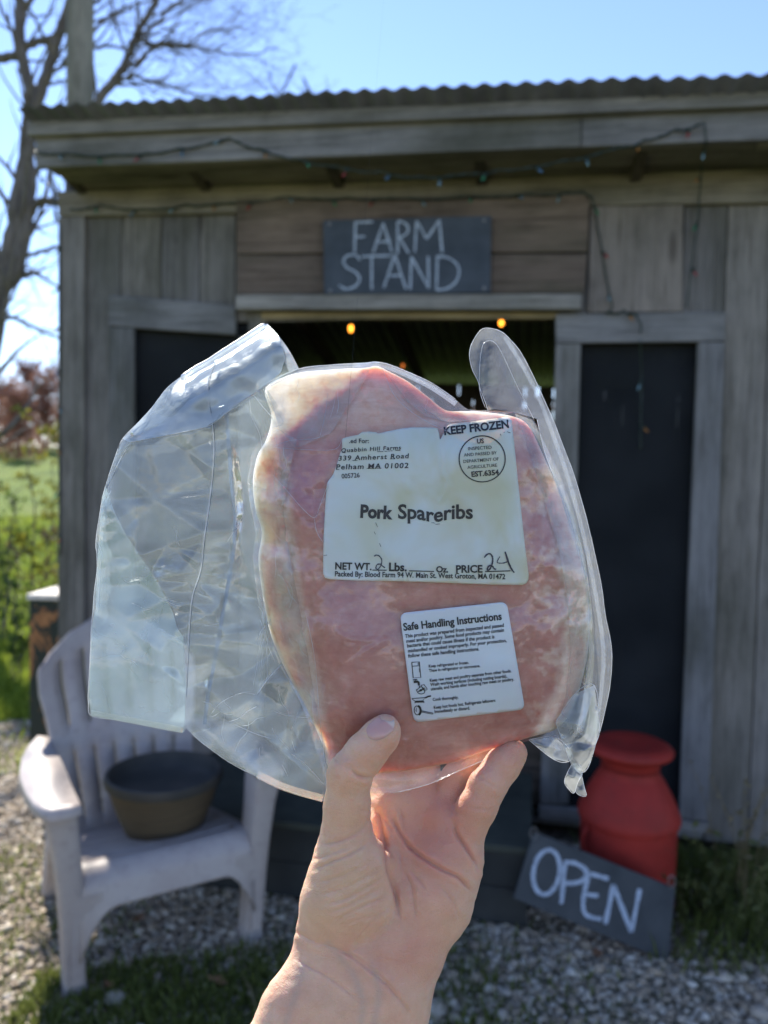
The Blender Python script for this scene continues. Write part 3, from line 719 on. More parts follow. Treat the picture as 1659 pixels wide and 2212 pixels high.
limb(mb, [(60, 410), (100, 330), (110, 380), (120, 480)], TD, (.03, .012), 2, 3, .5)
limb(mb, [(180, 260), (225, 200), (262, 155), (285, 105), (300, 65), (330, 15), (352, -30), (380, -120)], TD, (.05, .022), 3, 2, .9)
limb(mb, [(262, 160), (300, 130), (350, 95), (400, 95), (450, 70), (520, 60)], TD, (.024, .007), 3, 1, .75)
limb(mb, [(245, 178), (290, 165), (330, 180), (380, 190), (430, 205), (490, 215)], TD, (.022, .006), 3, 1, .75)
limb(mb, [(292, 90), (330, 92), (400, 100), (470, 112), (540, 120), (600, 100)], TD, (.022, .006), 3, 1, .75)
limb(mb, [(300, 85), (340, 50), (370, 15), (410, -10), (470, -30)], TD, (.022, .007), 3, 1, .7)
limb(mb, [(200, 70), (225, 45), (255, 22), (300, 8), (350, -10)], TD, (.02, .008), 2, 2, .6)
limb(mb, [(200, 104), (240, 100), (285, 106), (330, 98), (370, 90)], TD, (.018, .007), 2, 2, .6)
limb(mb, [(-60, 545), (0, 545), (45, 552), (85, 545), (135, 532), (160, 530)], TD, (.032, .015), 2, 3, .5)
limb(mb, [(-60, 575), (0, 583), (60, 590), (100, 605), (140, 628)], TD, (.026, .012), 2, 3, .5)
limb(mb, [(-60, 660), (0, 677), (40, 690), (90, 716), (140, 735)], TD, (.03, .014), 2, 3, .5)
limb(mb, [(-30, 690), (15, 655), (40, 610), (60, 570)], TD, (.018, .008), 2, 3, .4)
mb.build('crown', BARK, t1, loc=tr)
# thin tree tops far behind the roof
def leafmat(name, a, b, tr=.35):
    m = NT(name); r = m.attr('rnd'); c = m.ramp(r, [(0, a), (1, b)]); m.set(c, .6, Specular_IOR_Level=.25)
    t = m.new('ShaderNodeBsdfTranslucent'); m.link(c, t.inputs['Color']); s = m.new('ShaderNodeMixShader'); s.inputs[0].default_value = tr
    m.link(m.b.outputs[0], s.inputs[1]); m.link(t.outputs[0], s.inputs[2]); m.link(s.outputs[0], m.out.inputs['Surface']); return m.m
def leaf(mb, p, s):
    d = rdir(Vector((0, 0, .4)), 1.2); a = d.cross(Vector((random.gauss(0, 1), random.gauss(0, 1), random.gauss(0, 1)))).normalized()
    mb.add([p, p + d*s*.5 + a*s*.32, p + d*s, p + d*s*.5 - a*s*.32], [(0, 1, 2, 3)])
REDBUD = leafmat('reddish_buds_mass', (.17, .07, .055), (.33, .18, .12), .45)
def far_tree(px, ptop, d, label, mat=TWIG, halfw=60, n=26, grp='thin bare trees behind the shed', pbase=None, L=None, upright=.5, buds=0):
    q = P(px, 1000, d); base = Vector((q.x, q.y, gz(q.x, q.y))); H = P(px, ptop, d).z - base.z
    t = thing('bare_tree', base, label, 'tree', grp)
    mb = MB(); pts = [base + Vector((random.gauss(0, .05)*i, random.gauss(0, .05)*i, H*.9*i/6)) for i in range(7)]
    mb.tube(pts, [max(.02, .018*H*(1-i/7)*.7) for i in range(7)], 6); mb.build('trunk', mat, t, loc=base)
    mb = MB(); w = halfw*d/F
    for k in range(n):
        f = random.uniform(.3, .95); i = int(f*6); p = pts[i].lerp(pts[min(i+1, 6)], f*6-i)
        a = random.uniform(0, 6.28); dv = Vector((math.cos(a), math.sin(a), upright*2)).normalized()
        branch(mb, p, dv, (L or w*1.1)*random.uniform(.6, 1.1), 0.017*d/12, 2, .25, (3, 5), .16)
    mb.build('crown', mat, t, loc=base)
    if buds:
        bm = MB(); hw_ = w*1.25
        for k in range(buds):
            f = random.random()**.9; a = random.uniform(0, 6.28); rr = hw_*math.sqrt(random.random())*(1.15-.75*f)
            c = base + Vector((math.cos(a)*rr, math.sin(a)*rr, H*(.0 + 1.0*f)*(1-.12*random.random())))
            for j in range(5): leaf(bm, c + Vector((random.gauss(0, .16), random.gauss(0, .16), random.gauss(0, .2))), random.uniform(.07, .16))
        bm.build('buds', REDBUD, t, loc=base)
    return t
far_tree(470, 130, 13, 'thin grey bare tree top showing above the left part of the roof', halfw=70, n=24)
far_tree(600, 60, 14, 'tallest thin bare tree top standing above the roof beside the sun flare', halfw=75, n=26)
far_tree(690, 110, 15, 'thin bare tree top above the roof, right of the tallest one', halfw=60, n=20)
far_tree(850, 150, 16, 'small pale spray of twigs peeping over the middle of the roof', halfw=30, n=14)
# treeline across the meadow
labels = ['reddish budding tree at the far left of the distant treeline', 'low reddish budding tree in the distant treeline', 'pinkish budding tree rising highest in the distant treeline', 'reddish budding tree in the treeline close to the shed corner', 'greyish budding tree in the treeline half behind the shed corner', 'rust coloured tree in the treeline behind the sapling']
for (px, pt, d), lb in zip(((-35, 770, 36), (12, 815, 34), (60, 772, 38), (98, 790, 36), (140, 780, 40), (40, 840, 30)), labels):
    far_tree(px, pt, d, lb, REDTWIG, halfw=36, n=34, grp='trees of the distant treeline', upright=.35, buds=520)
# the wood closing the meadow
wb = MB()
for k in range(9000):
    x = random.uniform(-95, 95); y = random.uniform(62, 78); h = 4.2 + 1.6*math.sin(x*.21) + 1.1*math.sin(x*.53+1) + .8*math.sin(x*1.3); z = gz(x, y) + h*random.random()**.8
    leaf(wb, Vector((x, y, z)), random.uniform(.35, .9))
tag(wb.build('far_wood', leafmat('far_wood_mass', (.13, .075, .06), (.24, .17, .11), .4)), 'hazy reddish brown wood along the far edge of the meadow', 'wood', kind='stuff')
# leafy saplings and bushes
LF_Y = leafmat('yellow_green_leaves', (.10, .12, .015), (.26, .24, .03), .5)
LF_D = leafmat('dark_green_leaves', (.05, .085, .018), (.14, .20, .035), .45)
LF_B = leafmat('brown_green_leaves', (.09, .065, .03), (.20, .16, .06), .35)
def sapling(px, pb_, ptop, d, label, mat, spread, nl, ls, name='sapling', cat='sapling', stems=1, grp=None):
    q = P(px, pb_, d); base = Vector((q.x, q.y, gz(q.x, q.y))); H = P(px, ptop, d).z - base.z
    t = thing(name, base, label, cat, grp); mb = MB(); ml = MB(); w = spread*d/F
    tips = []
    for s in range(stems):
        lean = Vector((random.gauss(0, .10 if stems == 1 else .3), random.gauss(0, .1 if stems == 1 else .3), 1)); pts = [base + lean*(H*.95*i/7) + Vector((random.gauss(0, .02), random.gauss(0, .02), 0)) for i in range(8)]
        for p in pts: p.z = base.z + (p.z-base.z)
        mb.tube(pts, [max(.004, .012*H/2*(1-i/8)) for i in range(8)], 5)
        for k in range(14):
            f = random.uniform(.2, 1); i = min(6, int(f*7)); p = pts[i].lerp(pts[i+1], f*7-i); a = random.uniform(0, 6.28)
            e = p + Vector((math.cos(a)*w*random.uniform(.3, 1), math.sin(a)*w*random.uniform(.3, 1), random.uniform(.0, .35)*w*2)); mb.tube([p, (p+e)/2 + Vector((0, 0, .03)), e], [.005, .004, .002], 4); tips += [e, (p+e)/2, p.lerp(e, .8)]
    for k in range(nl):
        c = random.choice(tips); leaf(ml, c + Vector((random.gauss(0, w*.13), random.gauss(0, w*.13), random.gauss(0, w*.13))), ls*random.uniform(.6, 1.3))
    mb.build('stem', BARK, t, loc=base); ml.build('foliage', mat, t, loc=base); return t
sapling(70, 1200, 850, 6.8, 'slender sapling with fresh yellow-green leaves just left of the shed corner', LF_Y, 50, 520, .04)
sapling(20, 1150, 860, 8.2, 'second leafing sapling at the left edge, behind the slender one', LF_Y, 50, 480, .045)
sapling(118, 1130, 900, 9.5, 'small leafing sapling close behind the shed corner', LF_Y, 38, 420, .045)
sapling(8, 1230, 1050, 7.0, 'dark green bush low at the left edge of the lawn', LF_D, 44, 500, .045, 'bush', 'bush', 4)
sapling(95, 1290, 1130, 6.4, 'brownish green bush on the lawn behind the cabinet', LF_B, 34, 380, .04, 'bush', 'bush', 4)
sapling(25, 1420, 1270, 5.4, 'deep green bush at the left edge, beside the cabinet', LF_D, 38, 420, .045, 'bush', 'bush', 4)
sapling(-60, 1350, 1120, 6.6, 'dark bush left of the frame, shading the lawn', LF_D, 55, 500, .05, 'bush', 'bush', 4)
# ------------------------------------------------------------------ weeds by the wall on the right
DRY = leafmat('dry_stalks', (.13, .11, .06), (.28, .22, .11), .2)
WEEDG = leafmat('weed_leaves', (.07, .085, .03), (.17, .19, .07), .4)
for i, (px, pb_, ptop, d, lb, dr) in enumerate(((1590, 1930, 1590, 2.75, 'tall dry weed with thin stalks against the right wall', 1), (1640, 1980, 1650, 2.62, 'dry leaning weed at the right edge of the wall', 1), (1560, 1960, 1760, 2.72, 'low green weed beside the milk can', 0), (1625, 2040, 1800, 2.5, 'green weed clump at the right edge in the grass', 0), (1520, 2010, 1850, 2.6, 'small green weed behind the OPEN board', 0))):
    q = on_ground(px, 2030 if not dr else 1960); q = P(px, 1900, d); base = Vector((q.x, q.y, 0)); H = P(px, ptop, d).z
    t = thing('weed', base, lb, 'weed', 'weeds along the right wall'); ms = MB(); ml = MB()
    for s in range(7 if dr else 9):
        a = random.uniform(0, 6.28); l = random.uniform(.04, .22); h = H*random.uniform(.55, 1); w = Vector((math.cos(a)*l, -abs(math.sin(a))*l*.5, 0))
        b0 = base + Vector((random.gauss(0, .03), random.gauss(0, .015), 0)); pts = [b0 + w*(f*f) + Vector((0, 0, h*f)) for f in np.linspace(0, 1, 7)]
        ms.tube(pts, [.0026*(1-.6*f) for f in np.linspace(0, 1, 7)], 4)
        for k in range(8 if dr else 7):
            f = random.uniform(.35 if dr else .1, 1); i_ = min(5, int(f*6)); p = pts[i_].lerp(pts[i_+1], f*6-i_); leaf(ml, p, random.uniform(.012, .03) if dr else random.uniform(.018, .04))
    ms.build('stalks', DRY if dr else WEEDG, t, loc=base); ml.build('leaves', DRY if dr else WEEDG, t, loc=base)

# ------------------------------------------------------------------ pebbles, grass, fallen leaves
ico = [(-.526,.851,0),(.526,.851,0),(-.526,-.851,0),(.526,-.851,0),(0,-.526,.851),(0,.526,.851),(0,-.526,-.851),(0,.526,-.851),(.851,0,-.526),(.851,0,.526),(-.851,0,-.526),(-.851,0,.526)]
icf = np.array([(0,11,5),(0,5,1),(0,1,7),(0,7,10),(0,10,11),(1,5,9),(5,11,4),(11,10,2),(10,7,6),(7,1,8),(3,9,4),(3,4,2),(3,2,6),(3,6,8),(3,8,9),(4,9,5),(2,4,11),(6,2,10),(8,6,7),(9,8,1)])
icv = np.array(ico)
def pebbles(n):
    m = NT('pebble_stone'); r = m.attr('rnd'); v = m.obj(); k = m.noise(v, 90, 4)
    c = m.ramp(r, [(0, (.18, .135, .09)), (.25, (.36, .285, .195)), (.5, (.48, .375, .26)), (.7, (.42, .365, .29)), (.88, (.60, .51, .385)), (1, (.74, .67, .55))])
    m.set(m.mix(m.ramp(k, [(.4, (0, 0, 0)), (.7, (.35, .35, .35))]), c, (.09, .08, .06)), .75)
    V = []; Fc = []; R = []; cnt = 0
    while cnt < n:
        x = rng.uniform(-2.3, 2.4); y = rng.uniform(1.55, 4.6)
        if abs(x) > y*.56 + .35 or not in_yard(x, y): continue
        lo = MWI @ Vector((x, y, 0))
        if UL < lo.x and lo.y > -.02: continue
        # grass creeps in at front left and along the wall on the right
        g = math.sin(x*2.3+1.3)*.5 + math.sin(y*3.1+x*1.7)*.5
        if x < .05 and y < 2.25 and g > -.55 and rng.random() < .8: continue
        if x > .9 and y > 2.35 and rng.random() < .75: continue
        s = rng.lognormal(-5.15, .48)
        q = icv*np.array([s*rng.uniform(.8, 1.3), s*rng.uniform(.7, 1.1), s*rng.uniform(.4, .7)])*(1 + rng.uniform(-.18, .18, (12, 1)))
        a = rng.uniform(0, 6.28); ca, sa = math.cos(a), math.sin(a)
        q = np.c_[q[:, 0]*ca - q[:, 1]*sa + x, q[:, 0]*sa + q[:, 1]*ca + y, q[:, 2] + .004 + s*.28]
        V.append(q); Fc.append(icf + 12*cnt); R += [rng.random()]*20; cnt += 1
    V = np.concatenate(V); Fc = np.concatenate(Fc)
    me = bpy.data.meshes.new('gravel_pebbles'); me.from_pydata(V.tolist(), [], Fc.tolist()); at = me.attributes.new('rnd', 'FLOAT', 'FACE'); at.data.foreach_set('value', R); me.shade_smooth()
    ob = bpy.data.objects.new('gravel_pebbles', me); COL.objects.link(ob); me.materials.append(m.m)
    return tag(ob, 'loose grey and tan pebbles covering the yard before the shed', 'gravel', kind='stuff')
pebbles(52000)
GR = leafmat('grass_blades', (.12, .18, .02), (.34, .40, .05), .55)
GRD = leafmat('short_dark_grass', (.07, .095, .02), (.21, .24, .06), .45)
def grass(name, label, n, pick, h, mat):
    V = []; Fc = []; R = []
    c = 0
    while c < n:
        x, y = pick()
        if x is None: continue
        z = gz(x, y); hh = h*random.uniform(.4, 1.2); a = random.uniform(0, 6.28); w = random.uniform(.0018, .0035)*(1 + y*.12); dx, dy = math.cos(a)*w, math.sin(a)*w
        b = random.uniform(0, 6.28); l = hh*random.uniform(.1, .7); ex, ey = math.cos(b)*l, math.sin(b)*l
        V += [(x-dx, y-dy, z), (x+dx, y+dy, z), (x+ex*.4+dx*.7, y+ey*.4+dy*.7, z+hh*.6), (x+ex*.4-dx*.7, y+ey*.4-dy*.7, z+hh*.6), (x+ex, y+ey, z+hh)]
        Fc += [(5*c, 5*c+1, 5*c+2, 5*c+3), (5*c+3, 5*c+2, 5*c+4)]; r = random.random(); R += [r, r]; c += 1
    me = bpy.data.meshes.new(name); me.from_pydata(V, [], Fc); at = me.attributes.new('rnd', 'FLOAT', 'FACE'); at.data.foreach_set('value', R)
    ob = bpy.data.objects.new(name, me); COL.objects.link(ob); me.materials.append(mat); return tag(ob, label, 'grass', kind='stuff')
def pick_front():
    x, y = random.uniform(-1.6, .35), random.uniform(1.5, 2.55)
    g = math.sin(x*2.3+1.3)*.5 + math.sin(y*3.1+x*1.7)*.5
    lim = 2.32 if x > -1.0 else 2.0
    if y > lim + .12*g or random.random() > min(1, (lim + .2 - y)/.35) or (x > -.25 and random.random() < .75): return None, None
    return x, y
grass('lawn_edge_grass', 'short green grass growing through the gravel at the lower left', 15000, pick_front, .045, GRD)
def pick_right():
    x, y = random.uniform(.75, 2.3), random.uniform(2.25, 3.1)
    lo = MWI @ Vector((x, y, 0))
    if lo.y > -.03 or random.random() > min(1, max(0, (x-.8)/.5)) * min(1, max(.05, (y-2.2)/.3)): return None, None
    return x, y
grass('wall_grass', 'sparse dull grass along the foot of the right wall', 6000, pick_right, .09, GRD)
def pick_lawn():
    y = 3.7 + 11*random.random()**1.6; x = random.uniform(-.62, -.33)*y
    if in_yard(x, y) and random.random() < .9: return None, None
    return x, y
grass('meadow_grass', 'bright sunlit lawn grass left of the shed', 30000, pick_lawn, .07, GR)
def pick_under():
    x, y = random.uniform(-1.5, 1.2), random.uniform(2.0, 3.0)
    if random.random() > .5 + .5*math.sin(x*5+y*3): return None, None
    return x, y
grass('yard_tufts', 'scattered grass tufts among the pebbles before the shed', 3500, pick_under, .04, GRD)
m = NT('fallen_brown_leaf'); m.set(m.ramp(m.attr('rnd'), [(0, (.16, .07, .03)), (1, (.33, .17, .08))]), .8); FLM = m.m
for i, (px, py, lb) in enumerate(((300, 1985, 'dry orange-brown leaf on the grass under the white chair'), (235, 2130, 'small tan dead leaf by the chair leg'), (1290, 2060, 'brown dead leaf on the pebbles near the OPEN board'), (470, 2120, 'curled brown leaf on the gravel right of the chair'))):
    p = on_ground(px, py, .02); mb = MB(); s = random.uniform(.02, .035); a = random.uniform(0, 6.28)
    o = [(0, -1, .1), (.35, -.55, 0), (.55, -.1, .25), (.4, .4, .12), (0, 1, .35), (-.4, .4, .2), (-.5, -.1, .3), (-.3, -.55, .05), (0, 0, -.02)]
    vs = [(s*(x*math.cos(a)-y*math.sin(a)), s*(x*math.sin(a)+y*math.cos(a)), s*z) for x, y, z in o]
    mb.add(vs, [(8, k, (k+1) % 8) for k in range(8)]); ob = mb.build('fallen_leaf', FLM, solid=.0008); ob.location = p; tag(ob, lb, 'leaf', 'fallen leaves in the yard')
for i, (pa, pb2, lb) in enumerate((((62, 2010), (128, 2085), 'pale straw stalk lying on the gravel at the left edge'), ((520, 2100), (560, 2200), 'thin dry stalk leaning out of the grass near the wrist'))):
    a, b = on_ground(*pa, .02), on_ground(*pb2, .02); mb = MB(); mb.tube([a, (a+b)/2 + Vector((0, 0, .02)), b], .0028, 5, cap=True)
    c = (a+b)/2; ob = mb.build('straw', DRY, loc=(c.x, c.y, .02)); tag(ob, lb, 'straw', 'dry stalks on the ground')
# ================================================================== the hand and the bag it holds
D0 = 0.40; KPX = D0 / F                         # one photo pixel at arm's length, in metres
def HP(A):
    """(n,3) photo px, photo py, px of depth towards the lens -> world"""
    A = np.asarray(A, float); d = D0 - A[:, 2]*KPX
    L = np.c_[(A[:, 0]-IW/2)/F*d, (IH/2-A[:, 1])/F*d, -d]; return L @ CR.T + CT
def z2(x, y): return ((1050 + x/2.37)/1.507, (1330 + y/2.37)/1.507)
def z7(x, y): return (530.9 + x/2.778, 1658.9 + y/2.778)
def z6(x, y): return ((850 + x/1.3825)/1.507, (1900 + y/1.3825)/1.507)
def zS(x, y): return ((1250 + x/3.318)/1.507, (1930 + y/3.318)/1.507)
def z3(x, y): return (x/2.273, 663.6 + y/2.273)
def z5(x, y): return (x/2.273, 1261 + y/2.273)
def z4(x, y): return ((850 + x/1.3825)/1.507, (1000 + y/1.3825)/1.507)

def mesh_np(name, V, Fc, mat, parent=None, smooth=True, origin=None, attrs=None, uv=None):
    V = np.asarray(V, float)
    o = np.array(parent.location if parent else (origin if origin is not None else (0, 0, 0)))
    me = bpy.data.meshes.new(name); me.from_pydata((V-o).tolist(), [], [tuple(int(i) for i in f) for f in Fc]); me.update()
    if attrs:
        for k, a in attrs.items():
            at = me.attributes.new(k, 'FLOAT', 'POINT'); at.data.foreach_set('value', np.asarray(a, np.float32))
    if uv is not None:
        l = me.uv_layers.new(name='UVMap'); idx = np.empty(len(me.loops), int); me.loops.foreach_get('vertex_index', idx); l.data.foreach_set('uv', uv[idx].astype(np.float32).ravel())
    if smooth: me.shade_smooth()
    ob = bpy.data.objects.new(name, me); COL.objects.link(ob); ob.parent = parent
    if not parent: ob.location = o
    if mat: me.materials.append(mat)
    return ob
def rbf(C, P_, reg=2.0):
    C = np.asarray(C, float); X = C[:, :2]/100; n = len(X)
    def ph(a, b): r2 = ((a[:, None]-b[None])**2).sum(-1); return .5*r2*np.log(r2 + 1e-9)
    A = np.zeros((n+3, n+3)); A[:n, :n] = ph(X, X) + np.eye(n)*reg*.01; A[:n, n] = 1; A[:n, n+1:] = X; A[n, :n] = 1; A[n+1:, :n] = X.T
    w = np.linalg.solve(A, np.r_[C[:, 2], 0, 0, 0]); Pn = np.asarray(P_, float)[:, :2]/100
    return ph(Pn, X) @ w[:n] + w[n] + Pn @ w[n+1:]
def resample(pts, step, closed=True):
    p = np.asarray(pts, float)
    if closed: p = np.vstack([p, p[:1]])
    L = np.r_[0, np.cumsum(np.hypot(*np.diff(p, axis=0).T))]; n = max(2, int(L[-1]/step)); t = np.linspace(0, L[-1], n+1)
    o = np.c_[[np.interp(t, L, p[:, k]) for k in range(p.shape[1])]].T
    return o[:-1] if closed else o
def smooth_poly(pts, n=5, closed=True):
    p = np.asarray(pts, float); N = len(p); o = []
    for i in range(N if closed else N-1):
        g = (lambda k: p[k % N]) if closed else (lambda k: p[min(max(k, 0), N-1)])
        a, b, c, d = g(i-1), g(i), g(i+1), g(i+2)
        for k in range(n):
            t = k/n; o.append(.5*((2*b)+(c-a)*t+(2*a-5*b+4*c-d)*t*t+(3*b-a-3*c+d)*t**3))
    if not closed: o.append(p[-1])
    return np.array(o)
def inside(poly, X):
    x, y = X[:, 0], X[:, 1]; r = np.zeros(len(X), bool); n = len(poly)
    for i in range(n):
        x0, y0 = poly[i]; x1, y1 = poly[(i+1) % n]
        if y0 == y1: continue
        c = ((y0 > y) != (y1 > y)) & (x < (x1-x0)*(y-y0)/(y1-y0) + x0); r ^= c
    return r
def polydist(poly, X, closed=True):
    p = np.asarray(poly, float)[:, :2]; q = np.roll(p, -1, 0) if closed else p[1:]; p = p if closed else p[:-1]
    best = np.full(len(X), 1e9)
    for a, b in zip(p, q):
        ab = b-a; t = np.clip(((X[:, :2]-a) @ ab)/max(ab @ ab, 1e-9), 0, 1); best = np.minimum(best, ((X[:, :2]-a-t[:, None]*ab)**2).sum(1))
    return np.sqrt(best)
def dense_tri(poly, step):
    ring = resample(poly, step); n = len(ring)
    lo, hi = ring.min(0), ring.max(0); gx, gy = np.meshgrid(np.arange(lo[0], hi[0], step), np.arange(lo[1], hi[1], step*.87))
    gx[1::2] += step/2; G = np.c_[gx.ravel(), gy.ravel()] + rng.uniform(-.12, .12, (gx.size, 2))*step
    G = G[inside(ring, G)]; G = G[polydist(ring, G) > step*.55]
    vs = [Vector(p) for p in ring] + [Vector(p) for p in G]
    r = geometry.delaunay_2d_cdt(vs, [(i, (i+1) % n) for i in range(n)], [], 1, 1e-4)
    V = np.array([(v.x, v.y) for v in r[0]]); T = np.array([f for f in r[2]])
    a, b, c = V[T[:, 0]], V[T[:, 1]], V[T[:, 2]]
    cr_ = (b[:, 0]-a[:, 0])*(c[:, 1]-a[:, 1]) - (b[:, 1]-a[:, 1])*(c[:, 0]-a[:, 0])
    T[cr_ > 0] = T[cr_ > 0][:, ::-1]              # photo y runs down: this order faces the lens
    return V, T
def facet_depth(ctrl, X):
    """crumpled sheet: flat facets between control points"""
    C = np.asarray(ctrl, float); r = geometry.delaunay_2d_cdt([Vector(p[:2]) for p in C], [], [], 0, 1e-4)
    V = np.array([(v.x, v.y) for v in r[0]]); Z = np.array([C[o[0], 2] if o else 0 for o in r[3]]); out = np.full(len(X), np.nan)
    for f in r[2]:
        a, b, c = V[list(f)]; M = np.array([b-a, c-a]).T
        if abs(np.linalg.det(M)) < 1e-6: continue
        uv = (X-a) @ np.linalg.inv(M).T; k = (uv[:, 0] >= -1e-6) & (uv[:, 1] >= -1e-6) & (uv.sum(1) <= 1+1e-6)
        z = Z[list(f)]; out[k] = z[0] + uv[k] @ np.array([z[1]-z[0], z[2]-z[0]])
    bad = np.isnan(out)
    if bad.any():
        d = ((X[bad][:, None]-C[None, :, :2])**2).sum(-1); out[bad] = C[d.argmin(1), 2]
    return out
def lap(V_n, T, z, it, keep=None):
    E = np.vstack([T[:, [0, 1]], T[:, [1, 2]], T[:, [2, 0]]]); z = z.copy(); deg = np.zeros(V_n); np.add.at(deg, E[:, 0], 1); np.add.at(deg, E[:, 1], 1)
    for _ in range(it):
        s = np.zeros(V_n); np.add.at(s, E[:, 0], z[E[:, 1]]); np.add.at(s, E[:, 1], z[E[:, 0]]); zn = .4*z + .6*s/np.maximum(deg, 1)
        if keep is not None: zn[keep] = z[keep]
        z = zn
    return z
def fnoise(X, scale, seed=0.0, oct=3):
    from mathutils import noise as mn
    return np.array([mn.fractal(Vector((p[0]/scale+seed, p[1]/scale-seed*.7, seed)), .6, 2.1, oct) for p in X])

# ------------------------------------------------------------------ hand (signed distance field -> surface nets)
VX = 3.0
gx0, gx1, gy0, gy1, gz0, gz1 = 300, 1180, 1500, 2680, -235, 165
nx, ny, nz_ = int((gx1-gx0)/VX)+1, int((gy1-gy0)/VX)+1, int((gz1-gz0)/VX)+1
AX = [gx0 + VX*np.arange(nx), gy0 + VX*np.arange(ny), gz0 + VX*np.arange(nz_)]
def smin(a, b, k):
    h = np.maximum(k-np.abs(a-b), 0)/k; return np.minimum(a, b) - h*h*k*.25
class SDF:
    def __init__(s): s.d = np.full((nx, ny, nz_), 60.0, np.float32)
    def cone(s, a, b, r0, r1, k, fz=1.0):
        a = np.array(a, float); b = np.array(b, float); R = max(r0, r1) + 62
        sl = []
        for i in range(3):
            m = R if i < 2 else R/fz
            lo, hi = min(a[i], b[i])-m, max(a[i], b[i])+m; sl.append(slice(max(0, int((lo-AX[i][0])/VX)), max(0, min(len(AX[i]), int((hi-AX[i][0])/VX)+2))))
        X, Y, Z = np.meshgrid(AX[0][sl[0]], AX[1][sl[1]], AX[2][sl[2]], indexing='ij', sparse=True)
        ab = (b-a)*np.array([1, 1, fz]); px, py, pz = X-a[0], Y-a[1], (Z-a[2])*fz
        t = np.clip((px*ab[0]+py*ab[1]+pz*ab[2])/(ab @ ab + 1e-6), 0, 1)
        d = np.sqrt((px-t*ab[0])**2 + (py-t*ab[1])**2 + (pz-t*ab[2])**2) - (r0 + (r1-r0)*t)
        s.d[tuple(sl)] = smin(s.d[tuple(sl)], d.astype(np.float32), k)
        return s
    def chain(s, pts, k, fz=1.0):
        for (p, r), (q, r2) in zip(pts[:-1], pts[1:]): s.cone(p, q, r, r2, k, fz)
        return s
def union(a, b, k): a.d = smin(a.d, b.d, k); return a
H = SDF()
# forearm and wrist
H.chain([((712, 2080, -18), 84), ((662, 2190, -14), 92), ((590, 2330, -10), 100), ((430, 2680, -5), 118)], 40, 1.15)
H.chain([((866, 2075, -22), 84), ((826, 2190, -16), 86), ((760, 2330, -12), 98), ((600, 2680, -5), 118)], 60, 1.15)
H.cone((790, 2120, -20), (700, 2330, -14), 88, 100, 60, 1.15)
# palm
H.chain([((770, 2060, -22), 70), ((820, 1900, -46), 60), ((850, 1745, -62), 46)], 45, 1.2)
H.chain([((800, 2060, -24), 70), ((868, 1890, -52), 58), ((905, 1745, -70), 45)], 45, 1.2)
H.chain([((840, 2050, -24), 70), ((918, 1890, -48), 58), ((958, 1765, -62), 44)], 45, 1.2)
H.chain([((875, 2050, -20), 76), ((938, 1955, -22), 74), ((970, 1870, -26), 62), ((990, 1810, -32), 46)], 45, 1.15)   # heel of the hand
H.cone((1000, 1840, -38), (960, 1772, -38), 34, 36, 30)          # fold under the little finger
# ball of the thumb
H.chain([((705, 2010, -8), 64), ((738, 1950, 22), 84), ((752, 1870, 34), 72), ((748, 1800, 40), 52)], 34, 1.1)
H.cone((790, 1960, 8), (800, 1870, 14), 58, 44, 30)
# thumb
T = SDF()
T.chain([((748, 1815, 38), 54), ((749, 1745, 58), 48.5), ((755, 1672, 84), 46)], 16)
T.chain([((755, 1672, 84), 46), ((790, 1627, 94), 43), ((822, 1590, 96), 38), ((832, 1575, 95), 32)], 16, 1.08)
T.cone((800, 1625, 104), (826, 1598, 102), 30, 30, 14)
union(H, T, 16)
